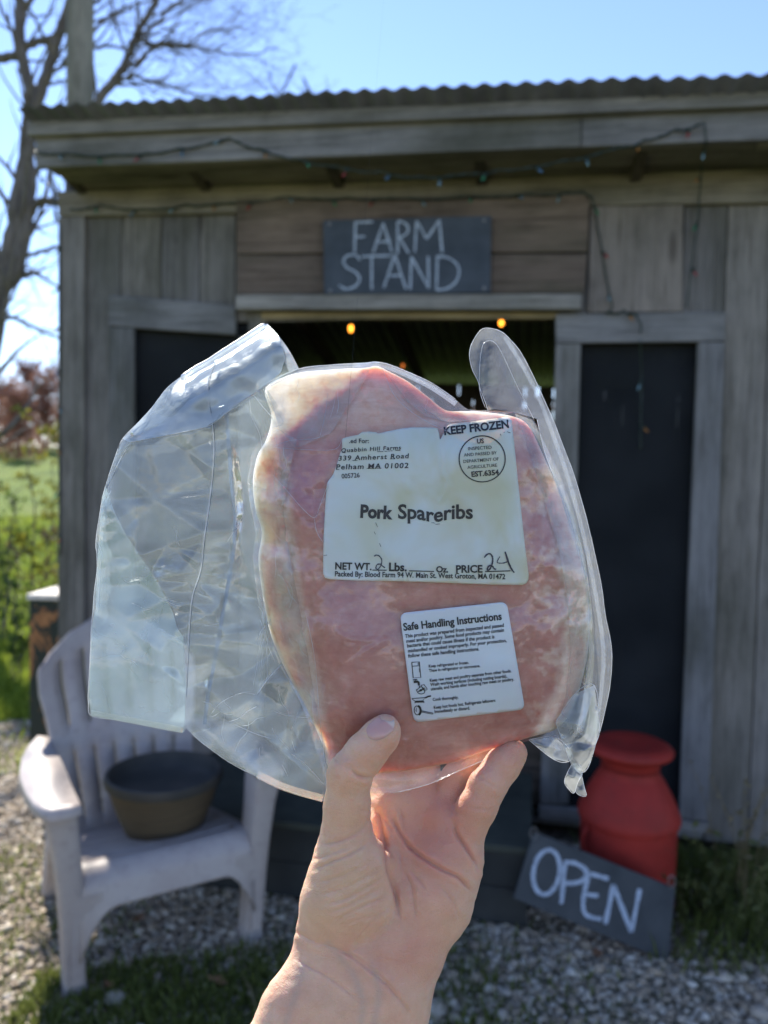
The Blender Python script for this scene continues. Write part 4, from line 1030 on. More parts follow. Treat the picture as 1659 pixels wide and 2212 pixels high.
# fingers
for ch, kk in (([((998, 1812, -30), 45), ((1030, 1745, -8), 43), ((1052, 1700, -6), 41), ((1085, 1654, -22), 39.5), ((1104, 1630, -34), 36)], 12),
               ([((962, 1765, -62), 45), ((992, 1690, -84), 43), ((1030, 1620, -118), 41), ((1062, 1560, -150), 37), ((1070, 1535, -160), 32)], 10),
               ([((905, 1745, -72), 46), ((905, 1670, -112), 44), ((915, 1590, -150), 42), ((930, 1535, -170), 37)], 10),
               ([((850, 1745, -64), 46), ((838, 1670, -108), 44), ((838, 1600, -150), 42), ((850, 1545, -172), 37)], 10)):
    Fg = SDF().chain(ch, 10); union(H, Fg, kk)
def surface_nets(d):
    S = d < 0; cells = [d[i:i+nx-1, j:j+ny-1, k:k+nz_-1] for i in (0, 1) for j in (0, 1) for k in (0, 1)]
    cnt = sum((c < 0).astype(np.int8) for c in cells); act = (cnt > 0) & (cnt < 8); I = np.argwhere(act); vid = np.full(act.shape, -1, np.int64); vid[act] = np.arange(len(I))
    vals = np.stack([c[act] for c in cells], 1); offs = np.array([(i, j, k) for i in (0, 1) for j in (0, 1) for k in (0, 1)], float)
    acc = np.zeros((len(I), 3)); n = np.zeros(len(I))
    for a in range(8):
        for b in range(a+1, 8):
            if np.abs(offs[a]-offs[b]).sum() != 1: continue
            va, vb = vals[:, a], vals[:, b]; m = (va < 0) != (vb < 0); t = va[m]/(va[m]-vb[m]); acc[m] += offs[a] + t[:, None]*(offs[b]-offs[a]); n[m] += 1
    V = (I + acc/n[:, None])*VX + np.array([gx0, gy0, gz0]); Q_ = []
    for ax in range(3):
        sl0 = [slice(None)]*3; sl1 = [slice(None)]*3; sl0[ax] = slice(0, -1); sl1[ax] = slice(1, None)
        s0, s1 = S[tuple(sl0)], S[tuple(sl1)]; E = np.argwhere(s0 != s1); u, v = [(1, 2), (2, 0), (0, 1)][ax]
        ok = (E[:, u] > 0) & (E[:, v] > 0) & (E[:, u] < d.shape[u]-1) & (E[:, v] < d.shape[v]-1); E = E[ok]; fl = s0[tuple(E.T)]
        def g(du, dv):
            e = E.copy(); e[:, u] -= du; e[:, v] -= dv; return vid[tuple(e.T)]
        q = np.stack([g(1, 1), g(0, 1), g(0, 0), g(1, 0)], 1); q[~fl] = q[~fl][:, ::-1]; Q_.append(q)
    return V, np.concatenate(Q_)
H.d[:, -1, :] = np.maximum(H.d[:, -1, :], 5); H.d[0] = 5; H.d[-1] = 5
HV, HF = surface_nets(H.d)
def vnormals(V, Q_):
    n = np.zeros_like(V); f = np.cross(V[Q_[:, 2]]-V[Q_[:, 0]], V[Q_[:, 3]]-V[Q_[:, 1]])
    for k in range(4): np.add.at(n, Q_[:, k], f)
    return n/np.maximum(np.linalg.norm(n, axis=1), 1e-9)[:, None]
# smooth a little
E_ = np.vstack([HF[:, [0, 1]], HF[:, [1, 2]], HF[:, [2, 3]], HF[:, [3, 0]]])
def relax(V, it, lam=.5):
    deg = np.zeros(len(V)); np.add.at(deg, E_[:, 0], 1); np.add.at(deg, E_[:, 1], 1)
    for _ in range(it):
        s = np.zeros_like(V); np.add.at(s, E_[:, 0], V[E_[:, 1]]); np.add.at(s, E_[:, 1], V[E_[:, 0]]); V = V*(1-lam) + lam*s/deg[:, None]
    return V
HV = relax(HV, 4)
HN = vnormals(HV, HF)
flip = -1.0 if (HN[HV[:, 2] > 30][:, 2].mean() < 0) else 1.0
HN *= flip
# creases and folds of the skin: pressed in along lines on the palm side
CREASE = [  # (points, depth, width)
 ([z7(*q) for q in ((758, 235), (748, 300), (705, 365), (610, 420), (520, 450), (440, 455))], 2.79, 5),
 ([z7(*q) for q in ((760, 240), (800, 290), (822, 380), (842, 480), (852, 600), (885, 700), (908, 790), (912, 860))], 5.50, 7),
 ([z7(*q) for q in ((870, 290), (930, 400), (990, 480), (1080, 550), (1180, 610), (1280, 660), (1355, 745))], 6.00, 6),
 ([z7(*q) for q in ((1250, 325), (1262, 390), (1320, 475), (1365, 540), (1402, 605))], 7.00, 6),
 ([z7(*q) for q in ((800, 270), (860, 350), (900, 430))], 3.10, 6), ([z7(*q) for q in ((930, 230), (945, 330), (965, 420))], 2.48, 6),
 ([z7(*q) for q in ((410, 610), (520, 560), (620, 520), (730, 450))], 2.48, 5), ([z7(*q) for q in ((420, 690), (520, 665), (640, 620), (760, 560))], 1.36, 5),
 ([z7(*q) for q in ((430, 760), (560, 730), (680, 680), (790, 610))], 1.36, 5), ([z7(*q) for q in ((470, 820), (580, 795), (700, 735), (810, 670))], 1.86, 5),
 ([z7(*q) for q in ((490, 870), (600, 835), (720, 770), (830, 710))], 1.86, 5), ([z7(*q) for q in ((520, 950), (600, 880), (730, 820), (850, 770))], 2.11, 5),
 ([z7(*q) for q in ((560, 965), (690, 905), (800, 880), (870, 830))], 1.61, 5), ([z7(*q) for q in ((650, 1050), (720, 970), (780, 900), (850, 850))], 1.86, 4.5),
 ([z7(*q) for q in ((380, 560), (470, 530), (560, 500), (660, 470))], 1.24, 5),
 ([z7(*q) for q in ((940, 600), (985, 690), (1003, 780), (1025, 930))], 2.48, 6), ([z7(*q) for q in ((890, 720), (912, 830), (930, 925))], 2.48, 5),
 ([z7(*q) for q in ((960, 590), (1020, 650), (1095, 750))], 1.86, 5), ([z7(*q) for q in ((1140, 690), (1210, 760), (1250, 820), (1280, 910))], 1.61, 5),
 ([z7(*q) for q in ((925, 480), (930, 580), (945, 660))], 1.55, 5),
 ([z7(*q) for q in ((270, 970), (330, 1000), (400, 1040), (560, 1090), (700, 1180), (830, 1290), (930, 1400), (990, 1480))], 2.60, 6),
 ([z7(*q) for q in ((300, 1140), (340, 1170), (450, 1230), (570, 1310), (680, 1410))], 1.98, 5),
 ([z7(*q) for q in ((560, 1080), (690, 1150), (800, 1240), (900, 1345))], 1.49, 5),
 ([z6(*q) for q in ((505, 868), (470, 872), (435, 862), (400, 830))], 6.00, 6), ([z6(*q) for q in ((500, 1015), (470, 1022), (420, 1010))], 1.86, 5),
 ([z6(*q) for q in ((340, 742), (330, 770), (345, 800), (380, 825))], 1.24, 5),
 ([z6(*q) for q in ((965, 848), (1000, 880), (1050, 912), (1085, 925))], 1.49, 4.5), ([z6(*q) for q in ((905, 985), (960, 1010), (1040, 1020))], 1.49, 5),
]
front = HN[:, 2] > -.15
fi = np.where(front)[0]; disp = np.zeros(len(HV)); red = np.zeros(len(HV))
for pts, dp, w in CREASE:
    c = smooth_poly(pts, 5, False); lo, hi = c.min(0)-30, c.max(0)+30
    k = fi[(HV[fi, 0] > lo[0]) & (HV[fi, 0] < hi[0]) & (HV[fi, 1] > lo[1]) & (HV[fi, 1] < hi[1])]
    if w > 5.9 and pts[0][1] > 1700: k = k[HV[k, 2] > -140]
    d = polydist(c, HV[k], False); e1 = c[0]; 
    ends = np.minimum(np.hypot(*(HV[k, :2]-c[0]).T), np.hypot(*(HV[k, :2]-c[-1]).T)); fade = np.clip(ends/22, .15, 1)
    disp[k] += (-dp*np.exp(-(d/(w*.62))**2) + dp*.35*np.exp(-((d-w*1.9)/(w*1.2))**2))*fade; red[k] = np.maximum(red[k], .5*min(1, dp/6)*np.exp(-(d/(w*.9))**2)*fade)
sn = fnoise(HV/1.0, 40, 3.1, 3); disp += 1.1*sn
HV = HV + HN*disp[:, None]
# colour of the skin itself: pinker finger pads, knuckle folds and heel of the palm, yellower ball of the thumb
def blob(cx, cy, r): return np.exp(-(((HV[:, 0]-cx)**2 + (HV[:, 1]-cy)**2)/r**2))
red = red*.9 + .85*blob(1110, 1625, 48) + .5*blob(1010, 1750, 80) + .75*blob(920, 1790, 110) + .65*blob(910, 2050, 65) + .4*blob(830, 1620, 45) + .3*blob(850, 2130, 60) + .4*blob(960, 1880, 80) + .35*blob(800, 2060, 70)
vein = np.zeros(len(HV))
for pts in ([z7(*q) for q in ((500, 1060), (640, 1230), (700, 1400), (690, 1535))], [z7(*q) for q in ((760, 1190), (800, 1330), (770, 1535))], [z7(*q) for q in ((330, 1190), (300, 1350), (240, 1535))]):
    vein = np.maximum(vein, np.exp(-(polydist(smooth_poly(pts, 5, False), HV, False)/9)**2)*(HN[:, 2] > 0))
yel = .8*blob(740, 1900, 90) + .35*blob(745, 1760, 60) + .2*blob(700, 2000, 60)
def skin_mat():
    m = NT('skin'); v = m.obj(); r = m.attr('red'); y = m.attr('yellow')
    n1 = m.noise(v, 90, 4, .6); n2 = m.noise(v, 900, 3, .6); vo = m.new('ShaderNodeTexVoronoi'); vo.inputs['Scale'].default_value = 1500; m.link(v, vo.inputs['Vector'])
    c = m.ramp(n1, [(.3, (.69, .425, .29)), (.5, (.75, .48, .335)), (.7, (.79, .52, .375))])
    c = m.mix(m.math('MULTIPLY', y, .5, True), c, (.62, .45, .27)); c = m.mix(m.math('MULTIPLY', r, .7, True), c, (.60, .24, .175))
    n5 = m.noise(m.obj((1.0, 1.0, 2.4)), 260, 5, .7, .6); h = m.math('ADD', m.math('ADD', m.math('MULTIPLY', n2, .6), m.math('MULTIPLY', n5, 1.3)), m.math('MULTIPLY', vo.outputs['Distance'], .5))
    n6 = m.noise(v, 38, 5, .7); c = m.mix(m.math('MULTIPLY', m.ramp(n6, [(.48, (0, 0, 0)), (.7, (1, 1, 1))]), .35), c, (.62, .27, .20))
    c = m.mix(m.math('MULTIPLY', m.attr('vein'), .30, True), c, (.40, .36, .33))
    m.set(c, .5, m.bump(h, .6, .0007), Subsurface_Weight=.85, Subsurface_Scale=.0045, Specular_IOR_Level=.38)
    m.b.inputs['Subsurface Radius'].default_value = (1.0, .36, .2); return m.m
far_ = np.clip(HV[:, 1]-2400, 0, None); HX = HV + np.c_[-far_*1.05, far_*2.3, far_*1.3]
hw = HP(HX); hb_ = hw[HV[:, 1] > 2600].mean(0)
hand = mesh_np('person', hw, HF if flip > 0 else HF[:, ::-1], skin_mat(), None, True, hb_, dict(red=np.clip(red, 0, 1), yellow=np.clip(yel, 0, 1), vein=vein))
tag(hand, 'bare left forearm and hand, palm to the viewer, thumb and fingers pinching the packed meat', 'person')
# thumb nail, laid on the thumb
def front_z(X):
    i = np.clip(((X[:, 0]-gx0)/VX), 0, nx-2); j = np.clip(((X[:, 1]-gy0)/VX), 0, ny-2); i0, j0 = i.astype(int), j.astype(int); fx, fy = i-i0, j-j0; out = []
    for a, b, u, v in zip(i0, j0, fx, fy):
        col = H.d[a, b]*(1-u)*(1-v) + H.d[a+1, b]*u*(1-v) + H.d[a, b+1]*(1-u)*v + H.d[a+1, b+1]*u*v
        k = np.where(col < 0)[0]
        if len(k) == 0: out.append(np.nan); continue
        k = k[-1]; t = col[k]/(col[k]-col[k+1]) if k+1 < len(col) else 0; out.append(gz0 + (k+t)*VX)
    return np.array(out)
npoly = smooth_poly([z6(*q) for q in ((474, 655), (490, 628), (520, 604), (550, 586), (572, 580), (590, 596), (601, 630), (590, 662), (566, 688), (530, 704), (498, 704), (480, 685))], 4)
NVx, NT_ = dense_tri(npoly, 3.2)
nzv = front_z(NVx); nzv = np.where(np.isnan(nzv), np.nanmin(nzv), nzv); nzv = lap(len(NVx), NT_, nzv, 8); ed = polydist(npoly, NVx)
tipd = (NVx[:, 0]-800)*.63 - (NVx[:, 1]-1590)*.77
nzv = nzv + 1.4*np.minimum(1, ed/4) + .4
m = NT('nail'); ta = m.attr('tip'); 
m.set(m.mix(ta, (.58, .33, .28), (.70, .52, .44)), .22, Subsurface_Weight=.5, Subsurface_Scale=.003, Coat_Weight=.35, Coat_Roughness=.15)
hand_nail = mesh_np('thumb_nail', HP(np.c_[NVx, nzv]), NT_, m.m, hand, attrs=dict(tip=np.clip((tipd-44)/3, 0, 1)))
# ------------------------------------------------------------------ the meat
MEAT_OUT = smooth_poly([(574, 838), (640, 806), (720, 798), (790, 794), (813, 790), (835, 800), (881, 824), (925, 858), (962, 886), (1000, 888), (1043, 890), (1106, 899), (1140, 918), (1165, 965), (1202, 1047), (1228, 1110), (1250, 1191), (1268, 1270), (1274, 1340), (1268, 1420), (1252, 1490), (1232, 1540), (1200, 1576), (1140, 1594), (1044, 1624), (985, 1645), (929, 1656), (850, 1668), (770, 1672), (712, 1660), (698, 1612), (660, 1525), (618, 1450), (585, 1371), (570, 1300), (558, 1210), (566, 1150), (552, 1100), (546, 1040), (556, 985), (576, 948), (586, 900)], 4)
MC = [(742,938,40),(950,920,46),(1105,905,26),(700,1080,50),(920,1080,63),(1130,1080,34),(700,1250,52),(920,1250,66),(1140,1260,36),(870,1330,62),(1095,1305,44),(900,1555,48),(1130,1530,20),(1000,1430,58),
 (813,795,-25),(820,850,14),(760,880,18),(885,850,-12),(690,830,-34),(640,840,-46),(740,850,-8),(640,900,-34),(700,900,6),(790,820,-4),(590,845,-55),(590,960,-6),(640,970,18),(600,1010,-2),(612,1100,24),(640,1250,34),(668,1400,37),(690,1560,32),(706,1650,8),
 (546,1040,-75),(552,1110,-75),(567,1170,-72),(575,1300,-70),(600,1400,-65),(645,1500,-50),(692,1610,-30),(780,1670,0),(929,1655,2),(1044,1622,-8),(1140,1590,-18),(1200,1572,-34),(760,1600,36),(930,1610,28),(1050,1585,18),
 (1180,1000,-12),(1202,1047,-40),(1195,1200,12),(1250,1191,-45),(1272,1311,-50),(1225,1350,2),(1262,1420,-45),(1245,1490,-42),(1195,1480,4),(1225,1540,-42),(1106,897,4),(1160,940,-32),(1043,889,8),(962,889,10)]
def meat_front(X): return rbf(MC, X, 1.0)
MV, MT = dense_tri(MEAT_OUT, 6.0)
mz = meat_front(MV); me_ = polydist(MEAT_OUT, MV)
lump = fnoise(MV, 55, 1.7, 3); fine = fnoise(MV, 16, 5.2, 2)
# the ridge where the slab turns from its broad face to its fatty side
RIDGE = smooth_poly([(586, 945), (597, 1000), (606, 1100), (622, 1230), (645, 1360), (668, 1470), (690, 1590), (704, 1664)], 4, False)
lab_near = np.exp(-((MV[:, 0]-920)/240)**4 - ((MV[:, 1]-1240)/360)**4)
mz = mz + (5.0*lump + 1.8*fine)*(1-.8*lab_near)*np.clip(me_/20, 0, 1)
rx = np.interp(MV[:, 1], RIDGE[:, 1], RIDGE[:, 0]); side = np.clip((rx+14-MV[:, 0])/34+.5, 0, 1)*(MV[:, 1] > 930)
topl = np.clip((800 - (MV[:, 1]-795)*1.25 + 14*lump - MV[:, 0])/26 + .5, 0, 1)*np.clip((962-MV[:, 1])/24, 0, 1)
right = np.clip((MV[:, 0] - np.interp(MV[:, 1], [880, 1000, 1100, 1200, 1300, 1400, 1500, 1600], [1170, 1160, 1186, 1206, 1222, 1214, 1196, 1150]) + 10*lump)/22 + .5, 0, 1)
boneR = np.clip(1 - np.abs((MV[:, 0]-813) + (MV[:, 1]-800)*.12)/70, 0, 1)*np.clip((960-MV[:, 1])/80, 0, 1)
rfat = np.clip((MV[:, 0] - 900 - (MV[:, 1]-800)*.8)/25, 0, 1)*np.clip((912-MV[:, 1])/20, 0, 1)
spots = np.clip((fnoise(MV, 42, 9.4, 4)-.18)*5, 0, 1)*np.clip((MV[:, 0]-1090)/90, 0, 1)*.38
fat = np.clip(np.maximum.reduce([side*(.82+.35*lump), topl, right*.8, .25*boneR, rfat*.8, spots]), 0, 1)
peach = .85*np.clip((965 + 6*lump - MV[:, 1])/50, 0, 1)
purple = np.clip(1 - np.hypot((MV[:, 0]-660)/75, (MV[:, 1]-1060)/95), 0, 1)*(1-side)
nr = len(resample(MEAT_OUT, 6.0)); nM = len(MV)
w_ = 1-np.exp(-me_/34); thick = np.interp(MV[:, 1], [780, 900, 1000, 1400, 1560, 1670], [55, 110, 125, 110, 70, 22])
mid = rbf([(MV[i, 0], MV[i, 1], mz[i]) for i in range(0, nr, 5)], MV, 4.0)
thick = thick*np.clip((MV[:, 0]-rx+40)/220, .22, 1)*.75
mb_z = mid - thick*w_*.8; mb_z = np.minimum(mb_z, mz - 5*np.clip(me_/6, 0, 1))
mb_z[:nr] = mz[:nr]
A3 = np.vstack([np.c_[MV, mz], np.c_[MV[nr:], mb_z[nr:]]]); bidx = np.r_[np.arange(nr), nM + np.arange(nM-nr)]
MF = np.vstack([MT, bidx[MT][:, ::-1]])
def meat_mat():
    m = NT('raw_pork'); v = m.obj(); f = m.attr('fat'); p = m.attr('purple')
    n1 = m.noise(v, 38, 6, .62, .8); n2 = m.noise(v, 160, 5, .65, .4); 
    vs = m.obj((30, 30, 90)); n3 = m.noise(vs, 1.3, 5, .6, 1.2)
    lean = m.ramp(n1, [(.25, (.40, .16, .13)), (.42, (.50, .225, .18)), (.58, (.58, .29, .24)), (.78, (.69, .42, .35))])
    lean = m.mix(m.math('MULTIPLY', p, .85, True), lean, (.50, .24, .28))
    fatc = m.ramp(n2, [(.3, (.82, .62, .47)), (.5, (.88, .76, .61)), (.75, (.90, .82, .70))])
    fm = m.math('ADD', f, m.math('MULTIPLY', m.math('SUBTRACT', n2, .5), .5), True)
    pe = m.attr('peach'); lean = m.mix(pe, lean, m.ramp(n2, [(.3, (.74, .44, .31)), (.7, (.80, .55, .42))])); c = m.mix(fm, lean, fatc)
    vg = m.obj((9, 9, 60)); n4 = m.noise(vg, 4.0, 5, .7, .6); c = m.mix(m.math('MULTIPLY', m.ramp(n4, [(.42, (0, 0, 0)), (.7, (1, 1, 1))]), .28), c, (.40, .14, .11))
    marb = m.ramp(n3, [(.62, (0, 0, 0)), (.72, (.35, .35, .35))]); c = m.mix(marb, c, (.74, .52, .42))
    m.set(c, .42, m.bump(n2, .25, .0015), Subsurface_Weight=1.0, Subsurface_Scale=.02, Specular_IOR_Level=.35)
    m.link(m.mix(fm, (.55, .22, .16), (.9, .70, .52)), m.b.inputs['Subsurface Radius']); return m.m
A3w = HP(A3); mo = A3w[A3[:, 1] > 1640].mean(0)
fa = np.r_[fat, fat[nr:]]; pu = np.r_[purple, 0*purple[nr:]]
meat = mesh_np('pork_ribs', A3w, MF, meat_mat(), None, True, mo, dict(fat=fa, purple=pu, peach=np.r_[peach, 0*peach[nr:]]))
tag(meat, 'pink raw pork ribs with creamy fat edges, vacuum packed inside the clear bag', 'meat')

# ------------------------------------------------------------------ the clear bag
def film_mat(name, haze=.12, tint=(.965, .985, 1.0), rough=.09, spec=1.0, bs=.35, bscale=120, hatch=False, hz=(.9, .95, 1.0), fmax=.6):
    m = NT(name); m.n.remove(m.b); v = m.obj(); n1 = m.noise(v, bscale, 4, .6, .5); n2 = m.noise(v, 35, 3, .5, .8)
    hgt = m.math('ADD', m.math('MULTIPLY', n1, .35), n2)
    bp = m.bump(hgt, bs, .0025)
    if hatch:
        uv = m.new('ShaderNodeUVMap'); wv = m.new('ShaderNodeTexWave', wave_type='BANDS', bands_direction='X'); wv.inputs['Scale'].default_value = .33; m.link(uv.outputs['UV'], wv.inputs['Vector'])
        bp = m.bump(wv.outputs['Fac'], .5, .0006, bp)
    fr = m.new('ShaderNodeFresnel'); fr.inputs['IOR'].default_value = 1.5; m.link(bp, fr.inputs['Normal'])
    tr = m.new('ShaderNodeBsdfTransparent'); tr.inputs['Color'].default_value = (*tint, 1)
    tl = m.new('ShaderNodeBsdfTranslucent'); tl.inputs['Color'].default_value = (*hz, 1); m.link(bp, tl.inputs['Normal'])
    df = m.new('ShaderNodeBsdfDiffuse'); df.inputs['Color'].default_value = (*hz, 1); m.link(bp, df.inputs['Normal'])
    sc = m.new('ShaderNodeMixShader'); sc.inputs[0].default_value = .35; m.link(tl.outputs[0], sc.inputs[1]); m.link(df.outputs[0], sc.inputs[2])
    a = m.new('ShaderNodeMixShader'); m.link(tr.outputs[0], a.inputs[1]); m.link(sc.outputs[0], a.inputs[2])
    if hatch: m.link(m.math('ADD', m.math('MULTIPLY', wv.outputs['Fac'], haze), haze*.4), a.inputs[0])
    else: m.link(m.math('MULTIPLY', m.math('ADD', m.math('MULTIPLY', n2, .5), .55), haze), a.inputs[0])
    gl = m.new('ShaderNodeBsdfGlossy'); gl.inputs['Roughness'].default_value = rough; m.link(bp, gl.inputs['Normal'])
    b = m.new('ShaderNodeMixShader'); m.link(m.math('MINIMUM', m.math('MULTIPLY', fr.outputs[0], spec, True), fmax), b.inputs[0]); m.link(a.outputs[0], b.inputs[1]); m.link(gl.outputs[0], b.inputs[2])
    m.link(b.outputs[0], m.out.inputs['Surface']); return m.m
FILM_BODY = film_mat('clear_film_tight', .04, (.985, .99, 1), .08, 1.0, .30, 90, fmax=.22)
FILM_FLAP = film_mat('clear_film_loose', .135, (.95, .98, .995), .09, 1.2, .25, 70, hz=(.80, .93, 1.0))
FILM_SEAL = film_mat('ribbed_seal', .45, (.93, .96, 1), .18, 1.2, .3, 200, True)
FILM_EDGE_GLINT = film_mat('film_edge_glint', .95, (.9, .95, 1), .12, 2.0, .0, 60, hz=(.95, .97, 1.0))  # whitish film: highlights of edges and folds put into its colour
bag = thing('plastic_bag', HP([(900, 1700, 0)])[0], 'clear crinkled vacuum bag with white stickers, its loose wings sticking out to both sides', 'bag')
# tight front film
BODY_OUT = smooth_poly([(572, 834), (640, 799), (720, 789), (790, 786), (812, 783), (840, 788), (880, 804), (932, 828), (985, 864), (1012, 884), (1054, 886), (1108, 890), (1150, 905), (1178, 958), (1216, 1040), (1240, 1110), (1258, 1180), (1276, 1290), (1284, 1400), (1276, 1500), (1258, 1580), (1228, 1622), (1190, 1614), (1142, 1600), (1060, 1636), (985, 1668), (926, 1694), (860, 1712), (780, 1712), (704, 1704), (694, 1640), (650, 1520), (606, 1440), (572, 1360), (556, 1290), (546, 1205), (552, 1150), (540, 1090), (534, 1040), (544, 980), (570, 940), (600, 912)], 4)
BV, BT = dense_tri(BODY_OUT, 5.5)
bz0 = rbf(MC + [(572, 834, -58), (812, 782, -26), (926, 1694, -6), (780, 1712, -4), (704, 1704, -10), (1284, 1400, -50), (1276, 1290, -50), (1178, 958, -40), (1258, 1580, -46), (1228, 1622, -40), (534, 1040, -78), (546, 1205, -74), (1150, 905, -25)], BV, 1.0)
be = polydist(BODY_OUT, BV); lab2 = np.exp(-((BV[:, 0]-920)/240)**4 - ((BV[:, 1]-1240)/360)**4)
bz = bz0 + 5.5 + 5.0*fnoise(BV, 55, 1.7, 3)*(1-.8*lab2)*np.clip(be/20, 0, 1)
# film folds: thin raised creases
FOLDS = [([z4(*q) for q in ((20, 360), (60, 450), (100, 520), (50, 540))], 6, 4), ([z4(*q) for q in ((300, 380), (290, 470), (270, 560), (250, 590), (130, 600), (50, 630))], 5, 4),
 ([z4(*q) for q in ((50, 630), (180, 640), (330, 640), (365, 590))], 5, 4), ([z4(*q) for q in ((50, 750), (120, 830), (190, 910), (240, 948), (262, 900), (300, 800))], 6, 4), ([z4(*q) for q in ((240, 950), (250, 1010), (280, 1060))], 4, 4),
 ([z4(*q) for q in ((545, 275), (590, 380), (640, 440), (720, 500), (840, 560))], 7, 5), ([z4(*q) for q in ((690, 460), (800, 462), (940, 470), (1080, 470), (1140, 490))], 7, 5), ([z4(*q) for q in ((865, 470), (850, 530), (830, 560))], 4, 4),
 ([z4(*q) for q in ((520, 265), (480, 350), (430, 440), (415, 520))], 5, 5), ([z4(*q) for q in ((1130, 490), (1190, 650), (1240, 800), (1260, 950), (1250, 1200), (1270, 1340))], 4, 4), ([z4(*q) for q in ((1200, 550), (1290, 720), (1350, 900), (1400, 1050))], 5, 5),
 ([z6(*q) for q in ((200, 130), (240, 330), (260, 560), (290, 830))], 6, 4), ([z6(*q) for q in ((340, 20), (350, 220), (530, 240), (500, 20))], 2.5, 3), ([z6(*q) for q in ((270, 400), (370, 370), (480, 300), (560, 250))], 3, 5),
 ([z6(*q) for q in ((540, 680), (700, 720), (900, 715), (1100, 690), (1300, 640))], 5, 5), ([z6(*q) for q in ((300, 860), (500, 850), (740, 800), (980, 730), (1210, 690))], 4, 4), ([z6(*q) for q in ((1280, 560), (1330, 620), (1420, 700))], 5, 4),
 ([z6(*q) for q in ((1300, 420), (1380, 520), (1400, 600), (1380, 680))], 5, 4), ([z6(*q) for q in ((1440, 100), (1420, 300), (1370, 430), (1340, 540))], 5, 4),
 ([(640, 980), (632, 1060), (650, 1160), (660, 1300), (672, 1420)], 4, 6), ([(596, 900), (610, 1010), (600, 1120), (612, 1240)], 4, 5)]
for pts, hgt, w in FOLDS:
    c = smooth_poly(pts, 5, False); d = polydist(c, BV, False); bz += hgt*np.exp(-(d/w)**2)
bz += 1.5*np.abs(fnoise(BV, 22, 7.7, 3))*(1-lab2)
bag_front = mesh_np('front_film', HP(np.c_[BV, bz]), BT, FILM_BODY, bag)
back_poly = MEAT_OUT
KV, KT = dense_tri(BODY_OUT, 9.0); ke = polydist(BODY_OUT, KV)
bi = np.array([np.argmin(((BV-p)**2).sum(1)) for p in KV]); kth = np.interp(KV[:, 1], [780, 900, 1000, 1400, 1560, 1680], [55, 110, 125, 110, 66, 12])
edgez = rbf([(p[0], p[1], z) for p, z in zip(BV[:400:9], bz[:400:9])], KV, 4.0)
kz = np.minimum(edgez - kth*(1-np.exp(-ke/34))*.8 - 4, bz[bi] - 10*np.clip(ke/8, .2, 1))
mesh_np('back_film', HP(np.c_[KV, kz]), KT[:, ::-1], FILM_BODY, bag)
# ---- loose wing on the left: crumpled facets
TIP = z3(1290, 62)
OUT_A = [z3(*q) for q in ((1310, 85), (1285, 90), (1250, 112), (1170, 165), (1080, 222), (1020, 262), (955, 297), (885, 345), (825, 392), (785, 440), (740, 500), (670, 575), (600, 648), (565, 735), (530, 840), (505, 925), (490, 1010), (470, 1150), (476, 1220), (475, 1300), (462, 1400), (455, 1500))] + [z5(*q) for q in ((448, 200), (440, 400), (432, 540), (434, 580), (446, 648), (560, 668), (700, 694), (800, 715), (900, 732))]
MIDL = [z5(912, 700), z5(910, 560), z5(918, 400), z5(930, 200), z5(945, 60)] + [z3(*q) for q in ((985, 1290), (1000, 1150), (1022, 1000), (1040, 850), (1050, 700), (1042, 570), (1025, 480), (1022, 380), (1040, 310), (1065, 255))]
LOW_B = [z5(*q) for q in ((915, 708), (950, 745), (990, 780), (1060, 832), (1130, 880), (1200, 918), (1270, 950), (1330, 980), (1390, 1008), (1480, 1038), (1590, 1068))]
IN_R = [(716, 1700), (708, 1640), (680, 1530), (638, 1450), (606, 1375), (592, 1300), (580, 1210), (586, 1150), (574, 1095), (568, 1040), (580, 980), (604, 945), (620, 905), (590, 860), (574, 836), (640, 800), z3(1465, 300), z3(1420, 215), z3(1365, 140)]
WING = OUT_A + LOW_B[0:] + IN_R
